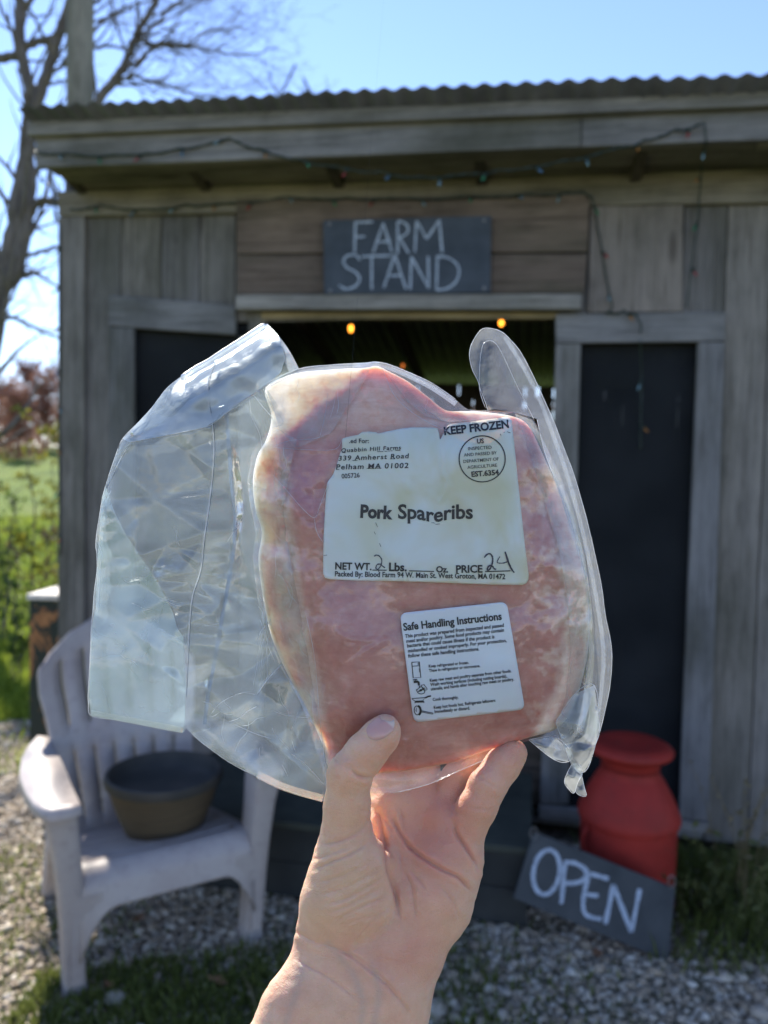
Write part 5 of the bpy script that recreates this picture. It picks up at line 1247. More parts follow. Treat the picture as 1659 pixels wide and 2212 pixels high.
def wing(name, dz, seed, sign, mat, bulge, amp):
    V, T_ = dense_tri(WING, 5.5)
    R_ = np.random.default_rng(seed); C = []
    base = lambda x, y: float(rbf(WB, np.array([[x, y]]), 2.0)[0])
    WB = [(570, 700, -20), (475, 760, -25), (365, 835, -35), (265, 947, -35), (215, 1108, -30), (205, 1300, -20), (190, 1507, -5), (200, 1550, 0), (396, 1584, 5), (435, 1604, 0), (559, 1679, -10), (700, 1728, -12), (690, 1640, -30), (600, 1420, -62), (550, 1200, -74), (545, 1040, -76), (590, 900, -55), (640, 800, -40),
          (455, 930, -12), (445, 1150, 2), (420, 1400, 12), (330, 1250, -10), (330, 1050, -14), (520, 1000, -40), (500, 1250, -35), (480, 1500, -15), (600, 1600, -20)]
    for q in resample(WING, 38): C.append((*q, base(*q)))
    for pts, h in (([z3(*q) for q in ((640, 662), (760, 640), (900, 612), (1010, 588), (1100, 530), (1220, 440), (1320, 370))], 14), ([z3(*q) for q in ((610, 640), (760, 590), (900, 540), (1030, 505), (1150, 470), (1240, 425))], -8), ([z3(*q) for q in ((540, 900), (560, 1020), (640, 1140), (720, 1260), (790, 1380), (840, 1480))], 16), ([z5(*q) for q in ((835, 130), (880, 240), (800, 320), (780, 400))], 10),
                   (MIDL, 8), ([z3(*q) for q in ((1115, 480), (1130, 700), (1140, 900), (1155, 1100), (1130, 1300), (1095, 1500))], -8), ([z5(*q) for q in ((1080, 100), (1060, 300), (1020, 560), (1000, 720))], -6), ([z5(*q) for q in ((1380, 390), (1320, 460), (1260, 545), (1180, 590), (1090, 640))], 14), ([z5(*q) for q in ((1150, 670), (1260, 720), (1380, 830), (1480, 900), (1590, 990))], 14),
                   ([z3(*q) for q in ((1160, 700), (1190, 860), (1200, 1000), (1165, 1150), (1230, 1300))], 12), ([z5(*q) for q in ((1280, 180), (1340, 300), (1440, 480), (1500, 620))], 10), ([z5(*q) for q in ((1350, 740), (1420, 690), (1500, 680))], 12)):
        for q in resample(pts, 22, False): C.append((q[0], q[1], base(*q) + h*sign + R_.normal(0, 2.5)))
    lo, hi = np.array(WING).min(0), np.array(WING).max(0)
    for _ in range(60):
        q = R_.uniform(lo, hi); 
        if inside(np.array(WING), q[None])[0] and min(np.hypot(q[0]-c[0], q[1]-c[1]) for c in C) > 20: C.append((q[0], q[1], base(*q) + R_.normal(0, amp)))
    z = facet_depth(C, V); z = lap(len(V), T_, z, 1)
    e = polydist(OUT_A[:22], V, False)                # the pillowed upper edge
    z = z + dz + bulge*(.3 + .7*np.clip((560-V[:, 0]+250)/100, 0, 1)*np.clip((900-V[:, 1])/110, 0, 1)*np.clip((V[:, 0]-330)/80, 0, 1))*-(1-np.clip(e/58, 0, 1))**1.6 + .35*fnoise(V, 30, seed*.37, 2)
    ob = mesh_np(name, HP(np.c_[V, z]), T_ if dz >= 0 else T_[:, ::-1], mat, bag); return V, z
WV, WZ = wing('loose_film', 4, 3, 1, FILM_FLAP, 88, 4)
wing('loose_film', -9, 8, -.7, FILM_FLAP, -20, 6)
def zfind(V, z, pts, lift):
    P_ = np.asarray(pts, float); i = [np.argmin(((V-p)**2).sum(1)) for p in P_[:, :2]]; zz = z[i]
    if len(zz) > 4: zz = np.convolve(np.r_[zz[0], zz[0], zz, zz[-1], zz[-1]], np.ones(5)/5, 'valid')
    return np.c_[P_[:, :2], zz + lift]
def tube_px(name, pts3, r, mat, jitter=0.0, n=5):
    W_ = HP(pts3); L_ = np.array(bag.location); mb = MB(); rr = [r*KPX*random.uniform(1-jitter, 1+jitter) for _ in W_]
    rr[0] = rr[-1] = r*KPX*.3
    mb.tube([Vector(p-L_) for p in W_], rr, n); return mb.build(name, mat, bag, smooth=True)
def line(name, pts, V, z, r, lift=1.5, mat=None, step=6, jit=.25):
    c = resample(smooth_poly(pts, 4, False), step, False); return tube_px(name, zfind(V, z, c, lift), r, mat or FILM_EDGE_GLINT, jit)
line('edge_seam', OUT_A[::1], WV, WZ, .6, 0)
line('edge_seam', LOW_B, WV, WZ, .55, 0)
line('fold_line', MIDL[2:], WV, WZ, 1.1, 2)  # bright tubes draw the highlights of the folds
for pts, r in (([z3(*q) for q in ((640, 662), (760, 640), (900, 612), (1010, 588), (1060, 560), (1140, 490), (1220, 440), (1320, 375))], .8), ([z3(*q) for q in ((610, 640), (760, 590), (900, 540), (1030, 505), (1150, 470))], .6), ([z3(*q) for q in ((645, 655), (600, 730), (550, 830), (530, 900))], .6), ([z3(*q) for q in ((480, 1150), (497, 1210), (490, 1320), (480, 1500))], .6), ([z5(*q) for q in ((1385, 390), (1350, 430), (1320, 462), (1260, 545))], .9), ([z5(*q) for q in ((1260, 545), (1190, 535), (1090, 580), (1035, 640))], .6), ([z3(*q) for q in ((1240, 425), (1300, 500), (1370, 575))], .8), ([z3(*q) for q in ((1290, 395), (1330, 480), (1375, 560))], .8), ([z5(*q) for q in ((1150, 690), (1250, 735), (1330, 760))], .6), ([z5(*q) for q in ((1430, 835), (1500, 890), (1590, 985))], .7), ([z3(*q) for q in ((835, 395), (800, 490), (765, 505), (680, 600), (640, 655))], .7)):
    line('fold_line', pts, WV, WZ, r, 1.5)
DARKLINE = film_mat('shaded_fold', .9, (.55, .62, .72), .2, 1.0, 0, 60, hz=(.10, .15, .24))  # dark side of the fold put into the film's colour
BAND = film_mat('blue_shaded_band', .42, (.9, .94, 1), .2, 1.0, 0, 60, hz=(.20, .28, .42))  # dark blue tint paints the shade along the second fold
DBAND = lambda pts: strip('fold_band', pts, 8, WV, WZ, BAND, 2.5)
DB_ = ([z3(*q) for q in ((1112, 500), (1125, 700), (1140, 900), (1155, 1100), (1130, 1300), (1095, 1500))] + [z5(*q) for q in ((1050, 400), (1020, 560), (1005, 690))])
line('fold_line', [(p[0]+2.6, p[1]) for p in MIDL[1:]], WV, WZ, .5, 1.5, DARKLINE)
# folded-over top of the wing: double film, sun glare put into its haze
TOPF = [p for p in OUT_A[:13]] + [z3(*q) for q in ((640, 662), (760, 640), (900, 612), (1010, 588), (1100, 530), (1220, 440), (1320, 370), (1380, 320), (1400, 250), (1365, 140))]
TV, TT = dense_tri(TOPF, 6.0)
ti = np.array([np.argmin(((WV-p)**2).sum(1)) for p in TV]); tz = lap(len(TV), TT, WZ[ti] + 5 + 3*fnoise(TV, 45, 12.3, 3), 3)
tz = tz - 62*np.clip((560-TV[:, 0]+250)/100, 0, 1)*np.clip((TV[:, 0]-330)/90, .2, 1)*(1-np.clip(polydist(OUT_A[:10], TV, False)/64, 0, 1))**1.4
SHEEN = film_mat('double_film_glare', .75, (.93, .97, 1), .36, 3.0, .3, 60, hz=(.86, .94, 1.0))
mesh_np('folded_film', HP(np.c_[TV, tz]), TT, SHEEN, bag)
GLARE = film_mat('edge_glare_film', .9, (.93, .97, 1), .36, 5.0, .05, 60, hz=(.92, .96, 1.0))  # added white glossy tube, makes the glare along the wing's top edge
rp_ = resample(smooth_poly(OUT_A[0:8], 4, False), 6, False); rz_ = zfind(WV, WZ, rp_, 6); tube_px('edge_glare', np.c_[rp_[:, 0]+2, rp_[:, 1]+4, rz_[:, 2]], 8.0, GLARE, .03, 12)
INP = [z3(*q) for q in ((500, 930), (520, 880), (560, 1000), (620, 1120), (700, 1240), (770, 1340), (820, 1440), (850, 1500))] + [z5(*q) for q in ((870, 220), (900, 260), (912, 500), (906, 700), (890, 722), (700, 690), (560, 665), (450, 645), (438, 560), (450, 220))] + [z3(*q) for q in ((470, 1480), (482, 1200))]
IV, IT = dense_tri(INP, 7.0); ii = np.array([np.argmin(((WV-p)**2).sum(1)) for p in IV]); iz = lap(len(IV), IT, WZ[ii] - 6 + 4*fnoise(IV, 60, 15.3, 3), 3)
mesh_np('inner_film', HP(np.c_[IV, iz]), IT, film_mat('inner_film', .34, (.93, .98, .99), .12, 1.2, .25, 50, hz=(.74, .93, .98)), bag)
# thin white tubes drawn as crease glints where the film is bunched
R2 = np.random.default_rng(21)
for k in range(46):
    zone = k % 4
    if zone in (0, 1): c0 = np.array([R2.uniform(440, 690), R2.uniform(1490, 1690)]); a = R2.uniform(0, 6.28); L = R2.uniform(20, 75)
    elif zone == 2: yy = R2.uniform(880, 1450); c0 = np.array([np.interp(yy, [880, 1040, 1200, 1450], [590, 535, 545, 600]) - R2.uniform(5, 40), yy]); a = R2.uniform(1.1, 2.0); L = R2.uniform(40, 130)
    else: c0 = np.array([R2.uniform(230, 480), R2.uniform(900, 1500)]); a = R2.uniform(0, 6.28); L = R2.uniform(12, 50)
    d_ = np.array([math.cos(a), math.sin(a)]); q_ = [tuple(c0 + d_*L*t + np.array([-d_[1], d_[0]])*R2.normal(0, L*.07)) for t in (-.5, -.2, .15, .5)]
    if not inside(np.array(WING), np.array(q_)).all(): continue
    line('crease_glint', q_, WV, WZ, R2.uniform(.25, .55), 1.2)
# ribbed seal strips
def strip(name, cen, w, V, z, mat, lift=2.0, wd=(0, 1), amp=0):
    c = resample(smooth_poly(cen, 4, False), 6, False); t = np.gradient(c, axis=0); t /= np.linalg.norm(t, axis=1)[:, None]; nn_ = np.c_[-t[:, 1], t[:, 0]]
    z3_ = zfind(V, z, c, lift)[:, 2]; m = 4; rows = []; uv = []; s = np.r_[0, np.cumsum(np.hypot(*np.diff(c, axis=0).T))]
    wid = w*(1 + 0*s) if not callable(w) else np.array([w(k/(len(c)-1)) for k in range(len(c))])
    for j in range(m+1):
        o = (j/m - .5); rows.append(np.c_[c + nn_*(wid*o)[:, None], z3_ + amp*math.sin(3*o)]); uv.append(np.c_[s, np.full(len(s), o)])
    n = len(c); A = np.vstack(rows); Fc = [(j*n+i, j*n+i+1, (j+1)*n+i+1, (j+1)*n+i) for j in range(m) for i in range(n-1)]
    return mesh_np(name, HP(A), Fc, mat, bag, uv=np.vstack(uv))
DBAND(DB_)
strip('seal_strip', [(x, y-6) for x, y in (z5(446, 648), z5(600, 676), z5(760, 706), z5(900, 732))], 13, WV, WZ, FILM_SEAL)
strip('seal_strip', [(x-2, y-6) for x, y in LOW_B[6:]], 16, WV, WZ, FILM_SEAL)
strip('seal_strip', [(x-9, y+5) for x, y in (z3(1315, 85), z3(1365, 140), z3(1420, 215), z3(1465, 300))], 22, WV, WZ, FILM_SEAL)
strip('seal_strip', [(582, 830), (640, 804), (720, 793), (790, 789), (812, 787), (845, 795), (885, 812), (935, 838), (985, 872)], 12, BV, bz, FILM_SEAL, 1.0)
line('edge_seam', [(572, 834), (640, 798), (720, 788), (790, 785), (812, 782), (840, 787), (880, 803), (932, 827), (985, 863)], BV, bz, .8, 0)
line('edge_seam', [(1060, 1636), (985, 1668), (926, 1694), (860, 1711)], BV, bz, .6, 1)
for pts, hgt, w in FOLDS[:6] + FOLDS[11:12]: line('fold_line', pts, BV, bz, .4, 1.0, None, 5)
# loose film standing off the meat: down the fatty side, over the peak, down the right shoulder
def veil(poly, lift, seed, amp, sp, haze, lines):
    V, T_ = dense_tri(poly, 5.5); R_ = np.random.default_rng(seed); i_ = np.array([np.argmin(((BV-p)**2).sum(1)) for p in V]); C = []
    for q in resample(poly, sp*1.4): C.append((*q, R_.normal(0, amp*.3)))
    lo, hi = np.array(poly).min(0), np.array(poly).max(0)
    for _ in range(900):
        q = R_.uniform(lo, hi)
        if inside(np.array(poly), q[None])[0] and min(np.hypot(q[0]-c[0], q[1]-c[1]) for c in C) > sp: C.append((*q, R_.normal(0, amp)))
    z = lap(len(V), T_, bz[i_], 14) + lift + lap(len(V), T_, facet_depth(C, V), 1)
    mesh_np('loose_film', HP(np.c_[V, z]), T_, film_mat('veil_film', haze, (.975, .985, 1), .10, 1.4, .3, 80, hz=(.93, .95, .97)), bag)
    for _ in range(lines):
        c0 = V[R_.integers(len(V))]; a = R_.normal(1.35, .5); L = R_.uniform(25, 90); d_ = np.array([math.cos(a), math.sin(a)]); q_ = [tuple(c0 + d_*L*t + np.array([-d_[1], d_[0]])*R_.normal(0, L*.08)) for t in (-.5, -.2, .15, .5)]
        if inside(np.array(poly), np.array(q_)).all(): line('crease_glint', q_, V, z, R_.uniform(.2, .42), 1.0)  # glints on the loose film, drawn as thin white tubes
veil([(566, 950), (600, 925), (640, 950), (625, 1020), (612, 1100), (626, 1200), (650, 1330), (672, 1450), (694, 1580), (706, 1690), (690, 1640), (650, 1520), (606, 1440), (572, 1360), (556, 1290), (546, 1205), (552, 1150), (540, 1090), (534, 1040), (544, 980)], 9, 31, 7, 24, .22, 26)
veil([(572, 836), (640, 801), (720, 791), (806, 786), (770, 850), (715, 935), (640, 968), (602, 925), (590, 880)], 8, 32, 6, 34, .20, 8)
veil([(824, 790), (880, 806), (932, 830), (985, 866), (1012, 886), (1100, 892), (1060, 906), (965, 912), (920, 900), (880, 868), (850, 830)], 8, 33, 5, 30, .22, 6)
veil([(1112, 893), (1150, 907), (1178, 960), (1214, 1042), (1256, 1182), (1274, 1290), (1281, 1400), (1273, 1500), (1255, 1575), (1226, 1615), (1196, 1600), (1222, 1500), (1232, 1400), (1226, 1290), (1206, 1180), (1176, 1080), (1150, 1000)], 8, 34, 6, 34, .18, 12)
# ---- right wing: a flat embossed seal with an upright ear
EAR = [z4(*q) for q in ((1020, 465), (1010, 430), (990, 380), (975, 330), (952, 285), (940, 240), (938, 200), (950, 160), (975, 118), (1000, 96), (1040, 96), (1085, 112), (1125, 150), (1170, 205), (1230, 320), (1280, 430), (1320, 520), (1350, 600), (1385, 690), (1412, 765), (1445, 880), (1470, 972), (1502, 1110), (1532, 1255))] + [(1308, 1330), (1318, 1378), (1322, 1420), (1318, 1480), (1308, 1530), (1296, 1580), (1284, 1612)]
INSEAM = [(1246, 1580), (1262, 1500), (1268, 1400), (1260, 1290), (1242, 1180), (1222, 1105), (1200, 1040), (1176, 975), (1160, 905), (1108, 890), (1068, 884)]
EO = np.array(EAR + INSEAM)
EV, ET = dense_tri(EO, 6.0)
EB = [(1044, 709, -30), (1015, 760, -42), (1049, 870, -12), (1116, 750, -40), (1155, 817, -46), (1212, 952, -50), (1241, 1028, -52), (1270, 1129, -54), (1298, 1264, -54), (1322, 1420, -52), (1300, 1560, -48), (1268, 1580, -46), (1284, 1400, -52), (1258, 1180, -50), (1216, 1040, -44), (1160, 905, -28), (1108, 890, -4), (1060, 800, -24), (1090, 840, -16)]
ez = rbf(EB, EV, 1.0)
ins = [z4(*q) for q in ((1010, 455), (985, 380), (983, 300), (988, 220), (1000, 165), (1030, 150), (1060, 168), (1095, 230), (1140, 330), (1190, 430), (1230, 510))]
idist = polydist(ins, EV, False); inn = inside(np.array(ins), EV)
ez = ez + np.where(inn, 16*np.clip(idist/18, 0, 1), 0) + 1.2*fnoise(EV, 30, 4.4, 3) + 2.5*fnoise(EV, 90, 2.4, 2)
fold = polydist([z4(*q) for q in ((1000, 165), (985, 300), (995, 400), (1020, 440), (1130, 490))], EV, False); ez += 7*np.exp(-(fold/6)**2)
FILM_EMB = film_mat('embossed_film', .22, (.93, .95, .985), .16, 1.4, .5, 420, hz=(.84, .90, 1.0))
mesh_np('side_seal', HP(np.c_[EV, ez]), ET, FILM_EMB, bag)
line('edge_seam', EAR, EV, ez, .7, 0)
line('edge_seam', ins, EV, ez, .6, 1)
line('edge_seam', INSEAM[:9], EV, ez, .7, 1.5)
strip('seal_strip', [(1090, 728), (1120, 775), (1160, 850), (1195, 940), (1226, 1030), (1254, 1130), (1284, 1270), (1303, 1400), (1298, 1500), (1284, 1580)], 9, EV, ez, film_mat('dotted_emboss', .22, (.94, .96, .98), .2, 1.6, .9, 700), 1.5)
# dangling curled tail at the lower right corner
TAILS = [
 ([(1142, 1598), (1200, 1592), (1236, 1628), (1226, 1646), (1195, 1640)], [(1142, 1598, -14), (1200, 1592, -28), (1236, 1628, -30), (1226, 1646, -20), (1195, 1640, -14), (1180, 1612, -8)]),
 ([(1200, 1560), (1240, 1500), (1284, 1480), (1296, 1570), (1286, 1610), (1276, 1645), (1262, 1668), (1240, 1660), (1226, 1630)], [(1200, 1560, -18), (1240, 1500, -24), (1284, 1480, -40), (1296, 1570, -46), (1286, 1610, -36), (1276, 1645, -28), (1262, 1668, -20), (1240, 1660, -8), (1226, 1630, -12), (1250, 1570, 2), (1262, 1620, 0), (1240, 1600, -14), (1270, 1540, -18)]),
 ([(1236, 1650), (1228, 1664), (1219, 1688), (1227, 1703), (1240, 1714), (1248, 1690), (1258, 1672), (1252, 1652)], [(1236, 1650, -10), (1219, 1688, -4), (1240, 1714, -14), (1248, 1690, -2), (1258, 1672, -12), (1232, 1680, 8)]),
 ([(1256, 1672), (1248, 1690), (1243, 1706), (1250, 1717), (1267, 1720), (1262, 1700)], [(1256, 1672, -16), (1248, 1690, -22), (1243, 1706, -20), (1250, 1717, -12), (1267, 1720, -6), (1262, 1700, -10)])]
FILM_TAIL = film_mat('bunched_film', .34, (.88, .93, .95), .10, 1.6, .5, 60, hz=(.90, .96, .97))
for po, ct in TAILS:
    V, T_ = dense_tri(po, 4.0); z = lap(len(V), T_, facet_depth(ct, V), 2) + 1.5*fnoise(V, 18, 2.2, 2); mesh_np('curled_tail', HP(np.c_[V, z]), T_, FILM_TAIL, bag); line('edge_seam', po + po[:1], V, z, .7, 0, None, 5)
# ------------------------------------------------------------------ stickers and their print
def labz(X): return rbf(MC, X, 1.0) + 9.0
def paper_mat(name, c1, c2, rough=.42):
    m = NT(name); v = m.obj(); n = m.noise(v, 28, 3, .5, .6)
    m.set(m.ramp(n, [(.38, c1), (.62, c2)]), rough, m.bump(n, .25, .0012), Specular_IOR_Level=.4, Subsurface_Weight=.25, Subsurface_Scale=.003)
    return m.m
INK = simple('black_ink', (.012, .012, .013), (.022, .022, .024), 40, .5)
PEN = simple('blue_black_pen', (.02, .02, .035), (.05, .05, .08), 300, .5)
def sticker(name, poly, mat, step=7.0, warp=None):
    V, T_ = dense_tri(poly, step); z = labz(V) + (warp(V) if warp is not None else 0)
    ob = mesh_np(name, HP(np.c_[V, z]), T_, mat, bag); 
    s = ob.modifiers.new('solid', 'SOLIDIFY'); s.thickness = .00012; s.offset = -1
    return ob
class Print:
    def __init__(s, conv, warp=None, lift=1.3): s.V = []; s.F = []; s.conv = conv; s.warp = warp; s.lift = lift
    def put(s, P2, F_):                          # 2-D points already in photo pixels
        n = len(s.V); s.V += [tuple(p) for p in P2]; s.F += [tuple(i+n for i in f) for f in F_]
    def text(s, txt, a, b, bold=0.0, shear=0.0, hs=1.0, wave=None, ext=1.0):
        cu = bpy.data.curves.new('t', 'FONT'); cu.body = txt; cu.resolution_u = 3; cu.offset = bold*1.5 + .004; cu.shear = shear; cu.space_character = ext
        ob = bpy.data.objects.new('t', cu); COL.objects.link(ob); dg = bpy.context.evaluated_depsgraph_get(); me = bpy.data.meshes.new_from_object(ob.evaluated_get(dg))
        v = np.array([q.co[:2] for q in me.vertices]); f = [tuple(p.vertices) for p in me.polygons]
        bpy.data.objects.remove(ob); bpy.data.curves.remove(cu); bpy.data.meshes.remove(me)
        a = np.array(s.conv(*a)); b = np.array(s.conv(*b)); x0, x1 = v[:, 0].min(), v[:, 0].max(); L = np.hypot(*(b-a)); k = L/(x1-x0); d = (b-a)/L; up = np.array([d[1], -d[0]])
        x = (v[:, 0]-x0)*k; y = v[:, 1]*k*hs
        if wave is not None: y = y + wave(x/L)
        s.put(a + x[:, None]*d + y[:, None]*up, f)
    def line(s, pts, w, closed=False, curve=False, var=0):
        p = np.array([s.conv(*q) for q in pts]); 
        if curve: p = smooth_poly(p, 5, closed)
        if closed: p = np.vstack([p, p[:2]])
        if len(p) == 2: p = np.array([p[0] + (p[1]-p[0])*k/10 for k in range(11)])
        t = np.gradient(p, axis=0); t /= np.maximum(np.linalg.norm(t, axis=1), 1e-6)[:, None]; nn_ = np.c_[-t[:, 1], t[:, 0]]*w/2
        if var: nn_ = nn_*rng.uniform(1-var, 1+var, (len(p), 1))
        n = len(p); s.put(np.vstack([p+nn_, p-nn_]), [(i, i+1, n+i+1, n+i) for i in range(n-1)])
    def fill(s, pts): p = np.array([s.conv(*q) for q in pts]); s.put(p, [tuple(range(len(p)))])
    def build(s, name, mat, parent):
        A = np.array(s.V); z = labz(A) + s.lift + (s.warp(A) if s.warp is not None else 0)
        W_ = HP(np.c_[A, z]); me = bpy.data.meshes.new(name)
        base = np.array(bag.location); me.from_pydata((W_-base).tolist(), [], s.F); me.materials.append(mat)
        ob = bpy.data.objects.new(name, me); COL.objects.link(ob); ob.parent = parent; return ob
# large sticker
L1 = [z2(*q) for q in ((152, 300), (150, 245), (156, 230), (180, 222), (282, 200), (302, 180), (360, 178), (414, 182), (428, 194), (490, 178), (560, 164), (620, 152), (690, 145), (800, 145), (884, 148), (898, 190), (905, 245), (935, 190), (972, 124), (990, 118), (1150, 100), (1300, 80), (1415, 64), (1440, 68), (1456, 84), (1462, 120), (1482, 300), (1500, 480), (1520, 670), (1540, 860), (1562, 1060), (1590, 1280), (1588, 1320), (1572, 1348), (1540, 1360), (1300, 1358), (1000, 1346), (750, 1336), (500, 1330), (250, 1326), (50, 1316), (20, 1306), (5, 1278), (5, 1150), (8, 1000), (18, 800), (30, 620), (36, 570), (52, 548), (78, 515), (92, 480), (108, 440), (128, 370))]
WRF = [([z2(*q) for q in ((890, 150), (905, 260), (920, 420), (925, 500), (955, 560), (945, 650), (905, 715))], 2.6, 4), ([z2(*q) for q in ((640, 560), (660, 640), (690, 600))], 1.2, 5), ([z2(*q) for q in ((400, 870), (420, 960), (450, 1060), (520, 1180))], 1.2, 6), ([z2(*q) for q in ((1000, 300), (990, 500), (1060, 700))], 1.2, 14), ([z2(*q) for q in ((200, 640), (400, 720), (520, 900))], 1.0, 16), ([z2(*q) for q in ((900, 930), (1100, 1040), (1250, 1200))], 1.2, 18)]
def warp1(X):
    o = 3.0*fnoise(np.asarray(X), 95, 6.1, 2)
    for pts, h, w in WRF: o = o + h*np.exp(-(polydist(smooth_poly(pts, 4, False), np.asarray(X), False)/w)**2)
    return o
PAPER1 = paper_mat('cream_label_paper', (.58, .525, .39), (.645, .625, .60)); PAPER2 = paper_mat('white_label_paper', (.62, .60, .63), (.66, .635, .645), .3)
lab1 = sticker('label_sticker', L1, PAPER1, 5.0, warp1); lab1['label'] = 'large wrinkled cream sticker with torn top corner, printed Pork Spareribs'
p = Print(z2, warp1)
p.text('.ed For:', (205, 266), (357, 266), .006)
qh = dict(shear=.12, bold=.008, hs=.86, ext=1.15)
p.text('Quabbin Hill Farms', (145, 338), (727, 308), **qh); p.text('339 Amherst Road', (122, 402), (668, 382), **qh); p.text('Pelham MA 01002', (104, 470), (662, 458), **qh)
for x0, x1, y in ((150, 165, 340), (420, 470, 332), (478, 500, 330), (505, 520, 328), (524, 540, 326), (560, 600, 322), (230, 270, 400), (520, 560, 388), (340, 400, 462), (410, 455, 460), (105, 130, 471)): p.line([(x0, y), (x1, y)], 1.1)
p.text('005726', (148, 540), (287, 530), .004, hs=1.1)
p.text('KEEP FROZEN', (940, 203), (1440, 146), .022, hs=1.05)
p.text('US', (1192, 268), (1245, 266), .015, hs=1.1); p.text('INSPECTED', (1125, 322), (1305, 310)); p.text('AND PASSED BY', (1092, 370), (1345, 352)); p.text('DEPARTMENT OF', (1088, 420), (1360, 400)); p.text('AGRICULTURE', (1118, 466), (1348, 448)); p.text('EST.6354', (1150, 526), (1362, 510), .02)
p.line(arc(1232, 388, 178, 178, 0, 352, 60), 2.4, True)
p.text('Pork', (290, 838), (540, 851), .026, hs=1.12); p.text('Spareribs', (582, 848), (1160, 848), .014, hs=1.0, wave=lambda t: -7*np.exp(-((t-.48)/.16)**2))
p.text('NET WT.', (97, 1240), (378, 1246), .018, hs=1.08); p.line([(385, 1246), (495, 1247)], 2.2); p.text('Lbs.', (512, 1252), (650, 1254), .02); p.line([(668, 1252), (860, 1257)], 2.2); p.text('Oz.', (876, 1262), (970, 1264), .02); p.text('PRICE', (1030, 1266), (1235, 1264), .018); p.line([(1255, 1258), (1450, 1252)], 2.4)
p.text('Packed By: Blood Farm 94 W. Main St. West Groton, MA 01472', (95, 1294), (1410, 1316), .012, hs=1.15)
for q in (((410, 880), (425, 915)), ((398, 950), (408, 970)), ((440, 1040), (450, 1066)), ((8, 1135), (35, 1130)), ((840, 880), (868, 884)), ((870, 893), (905, 890)), ((1372, 195), (1378, 212)), ((1425, 178), (1450, 188)), ((1398, 185), (1404, 180))): p.line(q, 1.0, var=.4)
p.build('print', INK, lab1)
p = Print(z2, warp1, 1.5)
p.line([(398, 1140), (415, 1130), (440, 1140), (456, 1168), (452, 1205), (430, 1238), (412, 1232), (420, 1205), (445, 1200), (462, 1215), (482, 1228)], 2.4, curve=True, var=.3); p.line([(430, 1245), (436, 1262), (446, 1268)], 1.4, curve=True)
p.build('written_number', PEN, lab1); p = Print(z2, warp1, 1.5)
p.line([(1248, 1150), (1270, 1125), (1295, 1122), (1312, 1150), (1310, 1195), (1290, 1240), (1272, 1244), (1280, 1218), (1305, 1212), (1325, 1236), (1340, 1240)], 3.2, curve=True, var=.3)
p.line([(1368, 1142), (1350, 1175), (1352, 1190), (1395, 1192), (1425, 1182)], 2.0, curve=True, var=.3); p.line([(1408, 1104), (1428, 1160), (1452, 1225), (1480, 1266)], 3.0, curve=True, var=.3); p.line([(1408, 1104), (1418, 1150), (1440, 1210), (1465, 1255)], 2.0, curve=True, var=.3)
p.build('written_number', PEN, lab1)
# small sticker
def rounded(c, r=46, n=6):
    o = []
    for i in range(4):
        a, b, d = np.array(c[i-1], float), np.array(c[i], float), np.array(c[(i+1) % 4], float); u = (a-b)/np.linalg.norm(a-b); w = (d-b)/np.linalg.norm(d-b)
        for k in range(n+1):
            t = k/n; o.append(tuple((1-t)**2*(b+u*r) + 2*t*(1-t)*b + t*t*(b+w*r)))
    return o
R4 = rounded([(170, 219), (1325, 95), (1524, 1259), (322, 1402)], 75)
L2 = [zS(*q) for q in R4]
warp2 = lambda X: 2.6*fnoise(np.asarray(X), 110, 8.8, 2)
lab2o = sticker('label_sticker', L2, PAPER2, 6.0, warp2); lab2o['label'] = 'small white sticker with rounded corners, printed Safe Handling Instructions'
p = Print(zS, warp2)
p.text('Safe Handling Instructions', (212, 408), (1275, 288), .018, hs=1.12)
bt = dict(bold=.014, shear=.1, hs=1.12)
for t, a, b in (('This product was prepared from inspected and passed', (230, 486), (1298, 366)), ('meat and/or poultry. Some food products may contain', (242, 540), (1298, 418)), ('bacteria that could cause illness if the product is', (251, 590), (1195, 490)), ('mishandled or cooked improperly. For your protection,', (259, 645), (1325, 530)), ('follow these safe handling instructions.', (263, 700), (1030, 622))): p.text(t, a, b, **bt)
st = dict(bold=.012, hs=1.2)
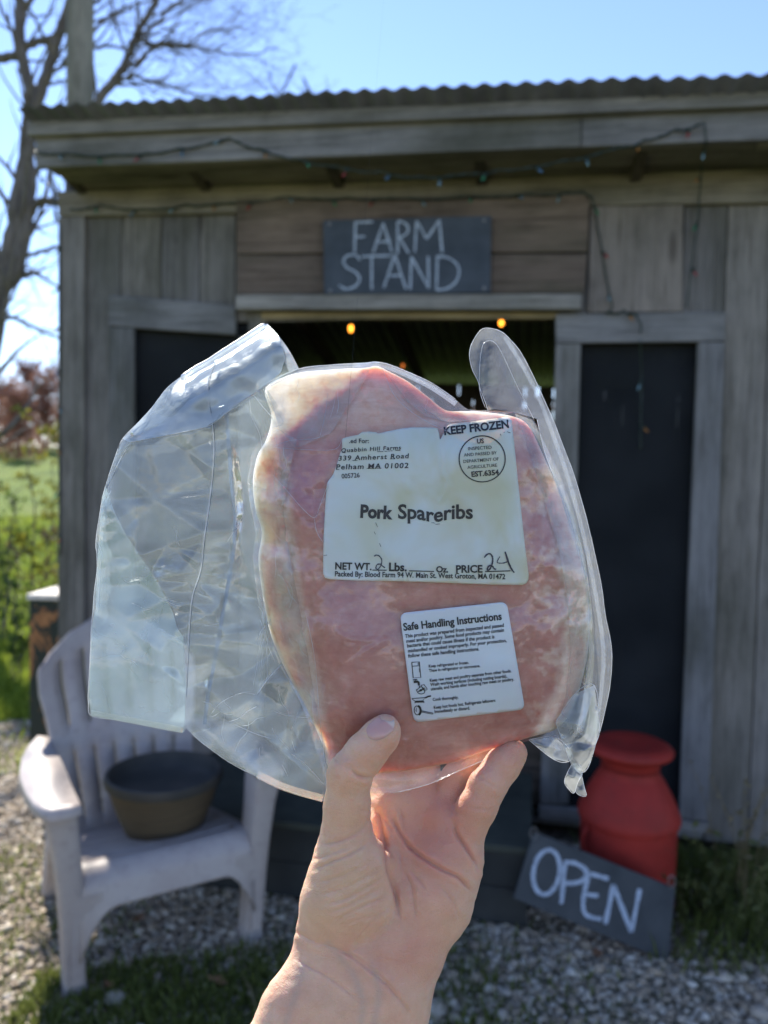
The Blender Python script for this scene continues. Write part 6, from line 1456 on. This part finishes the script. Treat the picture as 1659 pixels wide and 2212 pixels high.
for t, a, b in (('Keep refrigerated or frozen.', (485, 808), (918, 766)), ('Thaw in refrigerator or microwave.', (488, 856), (1040, 802)), ('Keep raw meat and poultry separate from other foods.', (497, 962), (1378, 858)), ('Wash working surfaces (including cutting boards),', (502, 1008), (1330, 914)), ('utensils, and hands after touching raw meat or poultry.', (508, 1055), (1405, 948)), ('Cook thoroughly.', (528, 1168), (805, 1143)), ('Keep hot foods hot. Refrigerate leftovers', (540, 1255), (1205, 1176)), ('Immediately or discard.', (548, 1300), (930, 1260))): p.text(t, a, b, **st)
w = 1.5
p.line([(300, 750), (382, 745), (398, 914), (316, 918), (300, 750)], w*1.3); p.line([(303, 793), (384, 787)], w); p.line([(368, 755), (378, 754), (379, 775), (369, 776), (368, 755)], w*.8); p.line([(376, 820), (383, 822), (386, 855), (380, 857)], w)
p.fill([(320, 950), (362, 945), (385, 960), (390, 1000), (368, 1002), (362, 972), (322, 975)]); p.line([(312, 940), (360, 934)], w*1.3); p.line([(336, 930), (338, 950)], w*1.2)
p.line([(400, 1000), (432, 990), (468, 1040), (440, 1062), (415, 1030), (400, 1000)], w); p.line([(355, 1050), (375, 1030), (405, 1015), (430, 1040), (438, 1075), (410, 1092), (375, 1085), (355, 1060), (355, 1050)], w, curve=True)
for k in range(4): p.line([(366+12*k, 1072-3*k), (398+12*k, 1040-3*k)], w*.8)
p.line(arc(432, 1038, 12, 12, 0, 340, 10), w*.8, True); p.line([(384, 1005), (386, 1025)], w*1.5); p.line([(348, 1045), (352, 1048)], w*1.5)
p.line([(300, 1142), (445, 1132), (420, 1165), (335, 1170), (300, 1142)], w); p.line([(445, 1135), (480, 1118), (508, 1114)], w*2.2); p.line([(335, 1180), (432, 1174)], w*1.8)
for k in range(8): p.line([(342+12*k, 1178), (342+12*k, 1188)], w*.8)
p.line([(332, 1192), (338, 1180)], w); p.line([(434, 1186), (430, 1174)], w)
p.line(arc(358, 1270, 32, 48, 0, 350, 24, -5), w*1.2, True); p.line(arc(366, 1270, 30, 48, -80, 80, 12, -5), w*3.2); p.line([(350, 1240), (352, 1285), (336, 1262)], w*.8); p.line([(392, 1272), (525, 1298), (532, 1308), (520, 1310), (395, 1285)], w)
p.build('print', INK, lab2o)
